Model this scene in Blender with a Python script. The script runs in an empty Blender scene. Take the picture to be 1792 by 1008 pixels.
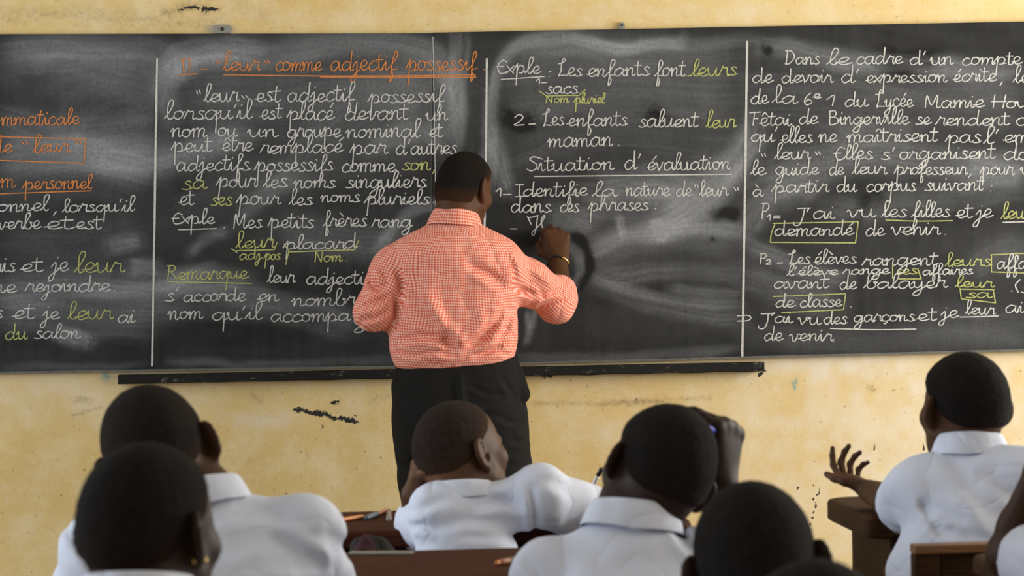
import bpy, bmesh, math, random
import numpy as np
from mathutils import Matrix, Vector

SC = bpy.context.scene
COL = SC.collection
rng = np.random.default_rng(7)
random.seed(7)

# ------------------------------------------------------------------ camera
F_PX, IW, IH = 4500.0, 1792.0, 1008.0
CAM_H = 1.36
YAW, ROLL = math.radians(4.9), math.radians(1.07)
PITCH = math.atan((504 - 440) / F_PX)            # looking slightly down
DIST = 8.5
fw = np.array([math.sin(YAW) * math.cos(PITCH), math.cos(YAW) * math.cos(PITCH), -math.sin(PITCH)])
rt0 = np.array([math.cos(YAW), -math.sin(YAW), 0.0])
up0 = np.cross(rt0, fw)
# camera rolled so that level lines climb to the right of the picture
RT = rt0 * math.cos(ROLL) - up0 * math.sin(ROLL)
UP = up0 * math.cos(ROLL) + rt0 * math.sin(ROLL)
FW = fw
CAM = np.array([0.0, 0.0, CAM_H]) - np.array([FW[0], FW[1], 0.0]) * (DIST / (FW[1] ** 2 + FW[0] ** 2) ** 0.5)


def W(px, py, d):
    """world point seen at photo pixel (px, py), d metres from the camera along its axis"""
    return CAM + FW * d + RT * ((px - IW / 2) / F_PX * d) - UP * ((py - IH / 2) / F_PX * d)


def WY(px, py, y=0.0):
    """world point on the vertical plane Y = y"""
    r = FW + RT * ((px - IW / 2) / F_PX) - UP * ((py - IH / 2) / F_PX)
    return CAM + r * ((y - CAM[1]) / r[1])


def WZ(px, py, z):
    """world point on the level plane Z = z"""
    r = FW + RT * ((px - IW / 2) / F_PX) - UP * ((py - IH / 2) / F_PX)
    return CAM + r * ((z - CAM[2]) / r[2])


def PX(p):
    """photo pixel of world points (N,3)"""
    v = np.asarray(p, float) - CAM
    d = v @ FW
    return (v @ RT) / d * F_PX + IW / 2, -(v @ UP) / d * F_PX + IH / 2


cam_data = bpy.data.cameras.new('camera')
cam = bpy.data.objects.new('camera', cam_data)
COL.objects.link(cam)
cam_data.sensor_width = 36.0
cam_data.lens = 36.0 * F_PX / IW
cam_data.clip_start = 0.05
cam.matrix_world = Matrix(((RT[0], UP[0], -FW[0], CAM[0]), (RT[1], UP[1], -FW[1], CAM[1]), (RT[2], UP[2], -FW[2], CAM[2]), (0, 0, 0, 1)))
cam_data.dof.use_dof = True
cam_data.dof.focus_distance = 8.3
cam_data.dof.aperture_fstop = 9.0
SC.camera = cam

# ------------------------------------------------------------------ light
SC.view_settings.view_transform = 'Standard'
SC.view_settings.look = 'None'
SC.view_settings.gamma = 1.0
SC.view_settings.use_curve_mapping = False
SC.view_settings.exposure = 0.15
SC.cycles.use_denoising = True
SC.cycles.max_bounces = 8

world = bpy.data.worlds.new('sky')
SC.world = world
world.use_nodes = True
wb = world.node_tree.nodes['Background']
wb.inputs[0].default_value = (0.75, 0.85, 1.0, 1)
wb.inputs[1].default_value = 0.35

ROOM_X0, ROOM_X1, ROOM_Y0, ROOM_H = -4.3, 4.3, -9.6, 3.3
WIN_Z0, WIN_Z1 = 0.95, 2.6
WIN_L = [(-8.6, -6.6), (-5.7, -3.7), (-2.8, -0.9)]
WIN_R = [(-8.6, -6.6), (-5.7, -3.7), (-2.8, -0.9)]


def daylight(name, x, y0, y1, power, colour):
    """daylight coming in through one window opening"""
    l = bpy.data.lights.new(name, 'AREA')
    l.shape = 'RECTANGLE'
    l.size = (WIN_Z1 - WIN_Z0)
    l.size_y = (y1 - y0)
    l.energy = power
    l.color = colour
    o = bpy.data.objects.new(name, l)
    COL.objects.link(o)
    o.location = (x, (y0 + y1) / 2, (WIN_Z0 + WIN_Z1) / 2)
    o.rotation_euler = (0, math.radians(90 if x > 0 else -90), 0)
    return o


WARM, COOL = (1.0, 0.965, 0.90), (0.78, 0.88, 1.0)
for (a, b), pw in zip(WIN_R, (18, 70, 200)):
    daylight('window_daylight_right', ROOM_X1 + 0.02, a, b, pw, WARM)
for (a, b), pw in zip(WIN_L, (30, 60, 60)):
    daylight('window_daylight_left', ROOM_X0 - 0.02, a, b, pw, COOL)


# ------------------------------------------------------------------ helpers
def link(name, me, mat=None, parent=None):
    o = bpy.data.objects.new(name, me)
    COL.objects.link(o)
    if mat is not None:
        for m in (mat if isinstance(mat, (list, tuple)) else [mat]):
            me.materials.append(m)
    if parent is not None:
        o.parent = parent
    return o


def np_mesh(name, v, faces, smooth=True):
    """faces: (N,4) or (N,3) int array"""
    me = bpy.data.meshes.new(name)
    v = np.asarray(v, np.float32)
    f = np.asarray(faces, np.int32)
    n = f.shape[1]
    me.vertices.add(len(v))
    me.vertices.foreach_set('co', v.ravel())
    me.loops.add(f.size)
    me.loops.foreach_set('vertex_index', f.ravel())
    me.polygons.add(len(f))
    me.polygons.foreach_set('loop_start', np.arange(0, f.size, n, dtype=np.int32))
    if smooth:
        me.polygons.foreach_set('use_smooth', np.ones(len(f), bool))
    me.update(calc_edges=True)
    me.validate()
    return me


def attr(me, name, vals):
    a = me.attributes.new(name, 'FLOAT', 'POINT')
    a.data.foreach_set('value', np.asarray(vals, np.float32))


def tag(o, label=None, cat=None, group=None, kind=None):
    if label: o['label'] = label
    if cat: o['category'] = cat
    if group: o['group'] = group
    if kind: o['kind'] = kind
    return o


def empty(name, loc):
    o = bpy.data.objects.new(name, None)
    COL.objects.link(o)
    o.location = loc
    o.empty_display_size = 0.1
    return o


class MB:
    """collects shapes for ONE mesh object"""
    def __init__(s):
        s.bm = bmesh.new()

    def box(s, lo, hi, bevel=0.0, rot=None):
        lo, hi = np.array(lo, float), np.array(hi, float)
        r = bmesh.ops.create_cube(s.bm, size=1.0)
        vs = r['verts']
        c, e = (lo + hi) / 2, hi - lo
        for v in vs:
            v.co = Vector((v.co.x * e[0], v.co.y * e[1], v.co.z * e[2]))
            if rot is not None: v.co = rot @ v.co
            v.co += Vector(c)
        if bevel > 0:
            es = list({e_ for v in vs for e_ in v.link_edges})
            bmesh.ops.bevel(s.bm, geom=es, offset=bevel, segments=2, profile=0.6, affect='EDGES')
        return s

    def tube(s, pts, radii, n=12, cap=True):
        pts = [Vector(p) for p in pts]
        rings = []
        for i, p in enumerate(pts):
            d = (pts[min(i + 1, len(pts) - 1)] - pts[max(i - 1, 0)]).normalized()
            a = d.orthogonal().normalized() if abs(d.z) > .9 else d.cross(Vector((0, 0, 1))).normalized()
            b = d.cross(a)
            rings.append([s.bm.verts.new(p + (a * math.cos(2 * math.pi * k / n) + b * math.sin(2 * math.pi * k / n)) * radii[i]) for k in range(n)])
        for r0, r1 in zip(rings, rings[1:]):
            for k in range(n):
                s.bm.faces.new((r0[k], r0[(k + 1) % n], r1[(k + 1) % n], r1[k]))
        if cap:
            s.bm.faces.new(list(reversed(rings[0]))); s.bm.faces.new(rings[-1])
        return s

    def build(s, name, mat, parent=None, smooth=False, origin=None):
        bmesh.ops.recalc_face_normals(s.bm, faces=s.bm.faces)
        me = bpy.data.meshes.new(name)
        if origin is not None:
            bmesh.ops.translate(s.bm, verts=s.bm.verts, vec=-Vector(origin))
        s.bm.to_mesh(me); s.bm.free()
        if smooth:
            for p in me.polygons: p.use_smooth = True
        o = link(name, me, mat, parent)
        if origin is not None and parent is None:
            o.location = origin
        return o


# ------------------------------------------------------------------ materials
class NT:
    def __init__(s, name):
        s.m = bpy.data.materials.new(name)
        s.m.use_nodes = True
        s.t = s.m.node_tree
        s.b = s.t.nodes['Principled BSDF']

    def n(s, typ, **kw):
        nd = s.t.nodes.new(typ)
        for k, v in kw.items():
            if isinstance(k, str) and hasattr(nd, k): setattr(nd, k, v)
        return nd

    def l(s, a, b):
        s.t.links.new(a, b)

    def coord(s, scale=(1, 1, 1), rot=(0, 0, 0), out='Object'):
        tc = s.n('ShaderNodeTexCoord'); mp = s.n('ShaderNodeMapping')
        mp.inputs['Scale'].default_value = scale
        mp.inputs['Rotation'].default_value = rot
        s.l(tc.outputs[out], mp.inputs[0])
        return mp.outputs[0]

    def noise(s, vec, scale, detail=4, rough=0.55, dist=0.0):
        nd = s.n('ShaderNodeTexNoise')
        nd.inputs['Scale'].default_value = scale
        nd.inputs['Detail'].default_value = detail
        nd.inputs['Roughness'].default_value = rough
        nd.inputs['Distortion'].default_value = dist
        s.l(vec, nd.inputs['Vector'])
        return nd.outputs['Fac']

    def ramp(s, fac, stops):
        r = s.n('ShaderNodeValToRGB')
        el = r.color_ramp.elements
        while len(el) < len(stops): el.new(0.5)
        for e, (p, c) in zip(el, stops):
            e.position = p
            e.color = (c, c, c, 1) if isinstance(c, (int, float)) else (*c, 1)
        s.l(fac, r.inputs[0])
        return r.outputs[0]

    def mix(s, fac, a, b, mode='MIX'):
        m = s.n('ShaderNodeMix', data_type='RGBA', blend_type=mode)
        for v, sock in ((fac, m.inputs[0]), (a, m.inputs[6]), (b, m.inputs[7])):
            if isinstance(v, (int, float)): sock.default_value = v
            elif isinstance(v, tuple): sock.default_value = (*v, 1)
            else: s.l(v, sock)
        return m.outputs[2]

    def math(s, op, a, b=0.0, clamp=False):
        m = s.n('ShaderNodeMath', operation=op, use_clamp=clamp)
        for v, sock in ((a, m.inputs[0]), (b, m.inputs[1])):
            if isinstance(v, (int, float)): sock.default_value = v
            else: s.l(v, sock)
        return m.outputs[0]

    def attr(s, name):
        a = s.n('ShaderNodeAttribute'); a.attribute_name = name
        return a.outputs['Fac']

    def bump(s, h, strength=0.3, dist=0.01):
        b = s.n('ShaderNodeBump')
        b.inputs['Strength'].default_value = strength
        b.inputs['Distance'].default_value = dist
        s.l(h, b.inputs['Height'])
        s.l(b.outputs[0], s.b.inputs['Normal'])

    def done(s, col=None, rough=0.6, spec=0.5, metal=0.0):
        if col is not None:
            if isinstance(col, tuple): s.b.inputs['Base Color'].default_value = (*col, 1)
            else: s.l(col, s.b.inputs['Base Color'])
        if isinstance(rough, (int, float)): s.b.inputs['Roughness'].default_value = rough
        else: s.l(rough, s.b.inputs['Roughness'])
        s.b.inputs['Specular IOR Level'].default_value = spec
        s.b.inputs['Metallic'].default_value = metal
        return s.m


def m_plain(name, col, rough=0.6, spec=0.5, metal=0.0, var=0.12, scale=30):
    t = NT(name)
    f = t.noise(t.coord(), scale)
    lo = tuple(c * (1 - var) for c in col); hi = tuple(min(1, c * (1 + var)) for c in col)
    return t.done(t.mix(f, lo, hi), rough, spec, metal)


def m_wood(name, dark, light, rough=0.5, axis=(1.2, 14, 14), spec=0.3):
    t = NT(name)
    f = t.noise(t.coord(axis), 6, 8, 0.65, 0.8)
    g = t.noise(t.coord(), 5, 3)
    c = t.mix(t.ramp(f, [(.3, 0.0), (.7, 1.0)]), dark, light)
    c = t.mix(t.ramp(g, [(.35, 0.0), (.75, .35)]), c, tuple(x * .45 for x in dark))
    t.bump(f, 0.25, 0.003)
    return t.done(c, rough, spec)


def m_skin(name, col):
    t = NT(name)
    co = t.coord()
    f = t.noise(co, 9, 4)
    g = t.noise(co, 350, 3)
    c = t.mix(f, tuple(x * .82 for x in col), tuple(x * 1.15 for x in col))
    # palms, fingertips and lips are paler on dark skin
    c = t.mix(t.attr('palm'), c, tuple(min(1, x * y) for x, y in zip(col, (3.6, 3.4, 3.3))))
    t.bump(g, 0.12, 0.002)
    return t.done(c, 0.55, 0.16)


def m_hair(name, skin, col=(0.010, 0.009, 0.008)):
    t = NT(name)
    co = t.coord()
    v = t.noise(co, 420, 3, .7)
    w = t.noise(co, 60, 3, .6)
    c = t.mix(t.ramp(v, [(.35, 0.0), (.7, 1.0)]), tuple(x * .4 for x in col), tuple(x * 1.5 for x in col))
    c = t.mix(t.ramp(w, [(.4, 0.0), (.75, .6)]), c, tuple(x * 1.5 for x in col))
    fd = t.math('ADD', t.attr('fade'), t.math('MULTIPLY', t.math('SUBTRACT', v, .5), .9), True)
    c = t.mix(fd, tuple(x * .8 for x in skin), c)
    t.bump(v, 0.8, 0.006)
    return t.done(c, 0.9, 0.10)


def m_cloth(name, col, var=.05, crumple=.30):
    t = NT(name)
    co = t.coord()
    w = t.noise(co, 700, 2)
    f = t.noise(co, 4, 3)
    c = t.mix(f, tuple(x * (1 - var) for x in col), tuple(min(1, x * (1 + var)) for x in col))
    # soft creases of worn cotton
    k1 = t.noise(t.coord((1, 1, 1.7), (0, .5, 0)), 6.5, 2, .4, .6); k2 = t.noise(t.coord((1.8, 1, 1), (0, -.4, 0)), 15, 1, .4, .4)
    rg = t.math('ADD', t.math('SQRT', t.math('ABSOLUTE', t.math('SUBTRACT', k1, .5))), t.math('MULTIPLY', k2, .5))
    t.bump(t.math('ADD', rg, t.math('MULTIPLY', w, .012)), crumple, 0.03)
    return t.done(c, 0.85, 0.15)


def m_gingham():
    t = NT('gingham_cotton')
    uv = t.n('ShaderNodeUVMap'); uv.uv_map = 'cloth_uv'
    sp = t.n('ShaderNodeSeparateXYZ'); t.l(uv.outputs[0], sp.inputs[0])
    def band(s):
        p = t.math('FRACT', t.math('MULTIPLY', s, 1 / 0.0082))
        return t.ramp(p, [(0.0, 0.0), (.06, 1.0), (.50, 1.0), (.56, 0.0)])
    a, b = band(sp.outputs[0]), band(sp.outputs[1])
    s = t.math('MULTIPLY', t.math('ADD', a, b), .5)
    c = t.ramp(s, [(0.0, (0.80, 0.53, 0.46)), (.5, (0.72, 0.25, 0.17)), (1.0, (0.55, 0.095, 0.055))])
    k1 = t.noise(t.coord((1.5, 1, 1), (0, .6, 0)), 6, 2, .4, .5)
    t.bump(t.math('SQRT', t.math('ABSOLUTE', t.math('SUBTRACT', k1, .5))), .34, 0.04)
    return t.done(c, .85, .15)


SKIN_MAN = (0.078, 0.033, 0.014)
SKIN_A = (0.050, 0.022, 0.011)
SKIN_B = (0.024, 0.012, 0.0085)
SKIN_C = (0.072, 0.034, 0.018)
M = {}
M['white_cloth'] = m_cloth('white_cotton', (0.66, 0.70, 0.82))
M['khaki'] = m_cloth('khaki_cotton', (0.30, 0.21, 0.10))
M['black_cloth'] = m_cloth('black_trouser_cloth', (0.0085, 0.008, 0.0075), .2, .12)
M['gingham'] = m_gingham()
M['desk_wood'] = m_wood('reddish_desk_wood', (0.036, 0.010, 0.006), (0.085, 0.027, 0.015), .6, spec=.05)
M['worn_wood'] = m_wood('worn_brown_wood', (0.022, 0.011, 0.005), (0.085, 0.040, 0.018), .6, spec=.08)
M['pale_wood'] = m_wood('bench_edge_wood', (0.15, 0.07, 0.03), (0.28, 0.15, 0.07), .45)
def m_ledge():
    t = NT('chipped_black_paint')
    co = t.coord((1, 1, 2.2))
    n1 = t.noise(co, 26, 6, .75); n2 = t.noise(t.coord(), 5, 4)
    c = t.mix(n2, (0.005, 0.005, 0.005), (0.013, 0.013, 0.012))
    c = t.mix(t.ramp(n1, [(.60, 0.0), (.66, .75)]), c, (0.16, 0.15, 0.13))
    return t.done(c, .6, .2)


M['ledge'] = m_ledge()
M['gold'] = m_plain('gold', (0.85, 0.58, 0.20), .25, .5, 1.0)
M['dark_band'] = m_plain('dark_band', (0.012, 0.010, 0.010), .4)
M['orange_plastic'] = m_plain('orange_plastic', (0.62, 0.20, 0.025), .35)
M['black_plastic'] = m_plain('black_plastic', (0.01, 0.01, 0.011), .35)
M['slate_plastic'] = m_plain('slate_blue_plastic', (0.085, 0.11, 0.145), .4)
M['copper_plastic'] = m_plain('copper_plastic', (0.42, 0.17, 0.09), .35)
M['white_plastic'] = m_plain('white_plastic', (0.72, 0.72, 0.70), .4)
M['blue_plastic'] = m_plain('blue_plastic', (0.05, 0.07, 0.55), .3)
M['ruler'] = m_plain('grey_ruler_plastic', (0.24, 0.24, 0.21), .3)
M['bag'] = m_cloth('dark_olive_bag_cloth', (0.030, 0.028, 0.024), .3)
M['bag_red'] = m_cloth('wine_bag_cloth', (0.055, 0.022, 0.028), .5)
M['metal'] = m_plain('dull_metal', (0.32, 0.32, 0.30), .45, .5, .6)
M['screw'] = m_plain('rusty_screw', (0.05, 0.035, 0.025), .5, .5, .5)


def m_clear():
    t = NT('clear_plastic')
    t.b.inputs['Transmission Weight'].default_value = .6
    return t.done((.55, .5, .48), .2)


M['clear'] = m_clear()

# ------------------------------------------------------------------ room shell
def wall_material():
    t = NT('yellow_plaster')
    co = t.coord()
    big = t.noise(co, 1.3, 6, .65, .4)
    mid = t.noise(co, 7, 6, .7)
    sp = t.noise(co, 60, 4, .7)
    fine = t.noise(co, 240, 2, .6)
    c = t.mix(t.ramp(big, [(.3, 0.0), (.7, 1.0)]), (0.62, 0.435, 0.160), (0.69, 0.53, 0.245))
    c = t.mix(t.ramp(mid, [(.44, 0.0), (.72, .85)]), c, (0.74, 0.62, 0.40))
    c = t.mix(t.ramp(sp, [(.58, 0.0), (.70, .5)]), c, (0.42, 0.27, 0.095))
    c = t.mix(t.ramp(fine, [(.60, 0.0), (.70, .6)]), c, (0.80, 0.70, 0.48))
    c = t.mix(t.ramp(fine, [(.27, .6), (.36, 0.0)]), c, (0.40, 0.26, 0.10))
    pale = t.math('MULTIPLY', t.attr('pale'), t.ramp(mid, [(.25, .35), (.6, 1.0)]))
    c = t.mix(pale, c, (0.70, 0.63, 0.50))
    dirt = t.math('MULTIPLY', t.attr('dirt'), t.ramp(sp, [(.35, 0.15), (.6, 1.0)]))
    c = t.mix(dirt, c, (0.22, 0.15, 0.07))
    sc_ = t.ramp(t.math('ADD', t.attr('scuff'), t.math('MULTIPLY', t.math('SUBTRACT', sp, .5), 2.6)), [(.42, 0.0), (.56, 1.0)])
    c = t.mix(sc_, c, (0.022, 0.022, 0.020))
    c = t.mix(t.attr('blue'), c, (0.10, 0.30, 0.33))
    t.bump(t.math('ADD', t.math('MULTIPLY', sp, .6), fine), .12, .003)
    return t.done(c, .75, .25)


M['wall'] = wall_material()
M['plain_wall'] = m_plain('side_wall_plaster', (0.62, 0.50, 0.30), .8, .2)
M['ceiling'] = m_plain('ceiling_white', (0.62, 0.60, 0.55), .85, .2)
M['floor'] = m_plain('cement_floor', (0.22, 0.19, 0.16), .7, .3)


def seg_dist(px, py, pts):
    """distance (and run along) from pixels to a polyline"""
    best = np.full(px.shape, 1e9); run = np.zeros(px.shape); side = np.zeros(px.shape)
    acc = 0.0
    pts = np.asarray(pts, float)
    for a, b in zip(pts[:-1], pts[1:]):
        v = b - a; L = np.hypot(*v) + 1e-9
        h = np.clip(((px - a[0]) * v[0] + (py - a[1]) * v[1]) / L ** 2, 0, 1)
        dx, dy = px - a[0] - h * v[0], py - a[1] - h * v[1]
        d = np.hypot(dx, dy)
        m = d < best
        best = np.where(m, d, best); run = np.where(m, acc + h * L, run)
        side = np.where(m, (v[0] * dy - v[1] * dx) / L, side)
        acc += L
    return best, run / acc, side


def catmull(pts, n=6):
    p = np.asarray(pts, float)
    if len(p) < 3: return np.vstack([p[0] + (p[-1] - p[0]) * t for t in np.linspace(0, 1, n + 1)])
    q = np.vstack([2 * p[0] - p[1], p, 2 * p[-1] - p[-2]])
    out = []
    for i in range(1, len(q) - 2):
        for t in np.linspace(0, 1, n, endpoint=False):
            a, b, c, d = q[i - 1:i + 3]
            out.append(.5 * (2 * b + (c - a) * t + (2 * a - 5 * b + 4 * c - d) * t * t + (3 * b - a - 3 * c + d) * t ** 3))
    out.append(q[-2])
    return np.array(out)


def vnoise(x, y, seed):
    """smooth value noise in 2-D, 0..1"""
    r = np.random.default_rng(seed)
    tab = r.random((64, 64))
    xi, yi = np.floor(x).astype(int), np.floor(y).astype(int)
    fx, fy = x - xi, y - yi
    fx, fy = fx * fx * (3 - 2 * fx), fy * fy * (3 - 2 * fy)
    g = lambda i, j: tab[i % 64, j % 64]
    return (g(xi, yi) * (1 - fx) + g(xi + 1, yi) * fx) * (1 - fy) + (g(xi, yi + 1) * (1 - fx) + g(xi + 1, yi + 1) * fx) * fy


def fbm(x, y, seed, oct=4):
    s = 0; a = .5; t = 0
    for i in range(oct):
        s = s + a * vnoise(x * 2 ** i, y * 2 ** i, seed + i); t += a; a *= .55
    return s / t


def build_front_wall():
    xs = np.unique(np.concatenate([np.linspace(ROOM_X0, -2.05, 8), np.arange(-2.05, 2.05, .0065), np.linspace(2.05, ROOM_X1, 8)]))
    zs = np.unique(np.concatenate([np.linspace(0, .3, 3), np.arange(.3, 1.12, .0065), np.linspace(1.12, 2.0, 10), np.arange(2.0, 2.4, .0065), np.linspace(2.4, ROOM_H, 4)]))
    X, Z = np.meshgrid(xs, zs, indexing='ij')
    v = np.stack([X.ravel(), np.zeros(X.size), Z.ravel()], 1)
    n, m = X.shape
    idx = np.arange(n * m).reshape(n, m)
    f = np.stack([idx[:-1, :-1], idx[1:, :-1], idx[1:, 1:], idx[:-1, 1:]], -1).reshape(-1, 4)
    me = np_mesh('wall_front', v, f, False)
    px, py = PX(v)
    scuff = np.zeros(len(v)); pale = np.zeros(len(v)); blue = np.zeros(len(v)); dirt = np.zeros(len(v))
    def line(arr, pts, w, k, ragged=.5, seed=1):
        d, run, sd = seg_dist(px, py, pts)
        ww = w * (1 - ragged + 2 * ragged * vnoise(px * .11, py * .11, seed))
        np.maximum(arr, k * np.exp(-(d / ww) ** 2), out=arr)
    line(scuff, [(518, 714), (545, 722), (575, 729), (605, 735), (624, 737)], 5.5, .80, .9, 3)
    line(scuff, [(580, 705), (592, 705)], 3.2, .8)
    line(scuff, [(1424, 872), (1428, 884), (1424, 896)], 2.4, .8, .8, 9)
    line(scuff, [(1433, 853), (1434, 863), (1428, 868)], 2.2, .75, .8, 12)
    for q in ((1424, 848), (1395, 854), (1418, 917), (1422, 905), (512, 675), (565, 745), (131, 868), (106, 866)):
        line(scuff, [q, (q[0] + 1, q[1] + 4)], 2.4, .8)
    line(scuff, [(310, 16), (335, 14), (360, 15), (378, 18)], 4.5, .72, .8, 5)
    line(dirt, [(285, 22), (330, 14), (380, 18)], 8, .7, .6, 6)
    line(scuff, [(1616, 772), (1616, 786)], 1.6, .75)
    line(scuff, [(1531, 776), (1530, 788)], 1.5, .7)
    line(scuff, [(1560, 682), (1568, 683)], 2, .7)
    line(scuff, [(950, 660), (963, 657)], 3.5, .62)
    line(scuff, [(1329, 656), (1339, 648)], 4, .75)
    for pts, w, k in (([(1055, 706), (1110, 704), (1160, 702)], 5, .75), ([(930, 706), (1000, 706), (1060, 708)], 4, .45), ([(1150, 700), (1200, 698), (1240, 696)], 5, .35),
                      ([(127, 728), (150, 720), (178, 713)], 2.5, .6), ([(135, 700), (155, 699)], 6, .55), ([(440, 690), (458, 702)], 5, .5),
                      ([(700, 690), (650, 700)], 6, .3), ([(535, 790), (542, 805)], 2, .5), ([(925, 650), (950, 652)], 4, .4), ([(1520, 676), (1525, 678)], 5, .6),
                      ([(0, 26), (120, 24), (260, 38), (380, 42)], 16, .33), ([(420, 10), (470, 30)], 14, .2)):
        line(dirt, pts, w, k, .5, int(w * 7))
    for q in ((1388, 668), (1390, 676), (1392, 664)):
        line(blue, [q, (q[0] + 1, q[1] + 5)], 3, .85)
    line(blue, [(185, 657), (189, 660)], 6, .8)
    # bare, washed-out plaster patches, and broad zones that turn the right side paler
    for cx, cy, rx, ry, k in ((1480, 640, 190, 40, .9), (1660, 720, 190, 130, .75), (1580, 780, 330, 230, .6), (1500, 940, 90, 60, .7), (1420, 800, 60, 40, .3), (450, 735, 70, 12, .5), (90, 690, 130, 40, .45),
                              (1300, 660, 80, 20, .45), (700, 30, 500, 12, .2), (388, 50, 25, 9, .9), (1060, 760, 40, 25, .4), (250, 720, 120, 40, .25), (1250, 20, 300, 14, .25)):
        q = ((px - cx) / rx) ** 2 + ((py - cy) / ry) ** 2
        np.maximum(pale, k * np.exp(-q) * (.5 + vnoise(px * .05, py * .05, 31)), out=pale)
    # dust that has fallen under the board
    d, run, sd = seg_dist(px, py, [(-150, 655), (757, 646), (1950, 612)])
    np.maximum(pale, .35 * np.exp(-(d / 26) ** 2), out=pale)
    for nm, ar in (('scuff', scuff), ('pale', np.clip(pale, 0, 1)), ('blue', blue), ('dirt', dirt)): attr(me, nm, ar)
    o = link('wall_front', me, M['wall'])
    tag(o, kind='structure', label='worn yellow plaster wall behind the chalkboards', cat='wall')


build_front_wall()


def side_wall(name, x, wins, thick):
    b = MB()
    x0, x1 = (x, x + thick) if thick > 0 else (x + thick, x)
    b.box((x0, ROOM_Y0, 0), (x1, 0, WIN_Z0)); b.box((x0, ROOM_Y0, WIN_Z1), (x1, 0, ROOM_H))
    ys = [ROOM_Y0] + [q for w in wins for q in w] + [0]
    for a, c in zip(ys[::2], ys[1::2]): b.box((x0, a, WIN_Z0), (x1, c, WIN_Z1))
    tag(b.build(name, M['plain_wall']), kind='structure', label='plastered side wall with three open window bays', cat='wall')


side_wall('wall_left', ROOM_X0, WIN_L, -.2)
side_wall('wall_right', ROOM_X1, WIN_R, .2)
tag(MB().box((ROOM_X0 - .2, ROOM_Y0 - .2, 0), (ROOM_X1 + .2, ROOM_Y0, ROOM_H)).build('wall_rear', M['plain_wall']), 'plastered rear wall of the classroom', 'wall', kind='structure')
tag(MB().box((ROOM_X0 - .2, ROOM_Y0 - .2, ROOM_H), (ROOM_X1 + .2, .2, ROOM_H + .1)).build('ceiling', M['ceiling']), 'pale flat ceiling of the classroom', 'ceiling', kind='structure')
tag(MB().box((ROOM_X0 - .2, ROOM_Y0 - .2, -.1), (ROOM_X1 + .2, .2, 0)).build('floor', M['floor']), 'bare cement classroom floor', 'floor', kind='structure')

# ------------------------------------------------------------------ chalkboards
BOARD_Y = -0.022           # face of the boards, a plank's thickness off the wall


def board_material():
    t = NT('black_board_paint')
    co = t.coord()
    d = t.attr('dust')
    gr = t.noise(co, 90, 4, .7)
    sp = t.noise(co, 330, 2, .6)
    st = t.noise(t.coord((70, 1, 9)), 3, 5, .65)
    base = t.mix(t.noise(co, 2.2, 5), (0.0085, 0.009, 0.0095), (0.016, 0.0165, 0.016))
    f = t.math('MULTIPLY', d, t.ramp(gr, [(.2, .62), (.75, 1.15)]))
    f = t.math('MULTIPLY', f, t.ramp(st, [(.25, .8), (.75, 1.1)]), True)
    c = t.mix(f, base, (0.315, 0.33, 0.35))
    c = t.mix(t.math('MULTIPLY', t.ramp(sp, [(.68, 0.0), (.78, 1.0)]), t.math('ADD', t.math('MULTIPLY', f, .8), .06)), c, (0.42, 0.42, 0.41))
    t.bump(gr, .08, .002)
    return t.done(c, t.ramp(gr, [(.3, .6), (.7, .8)]), .14)


M['board'] = board_material()
M['board_edge'] = m_plain('board_edge', (0.035, 0.028, 0.018), .6)

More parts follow.
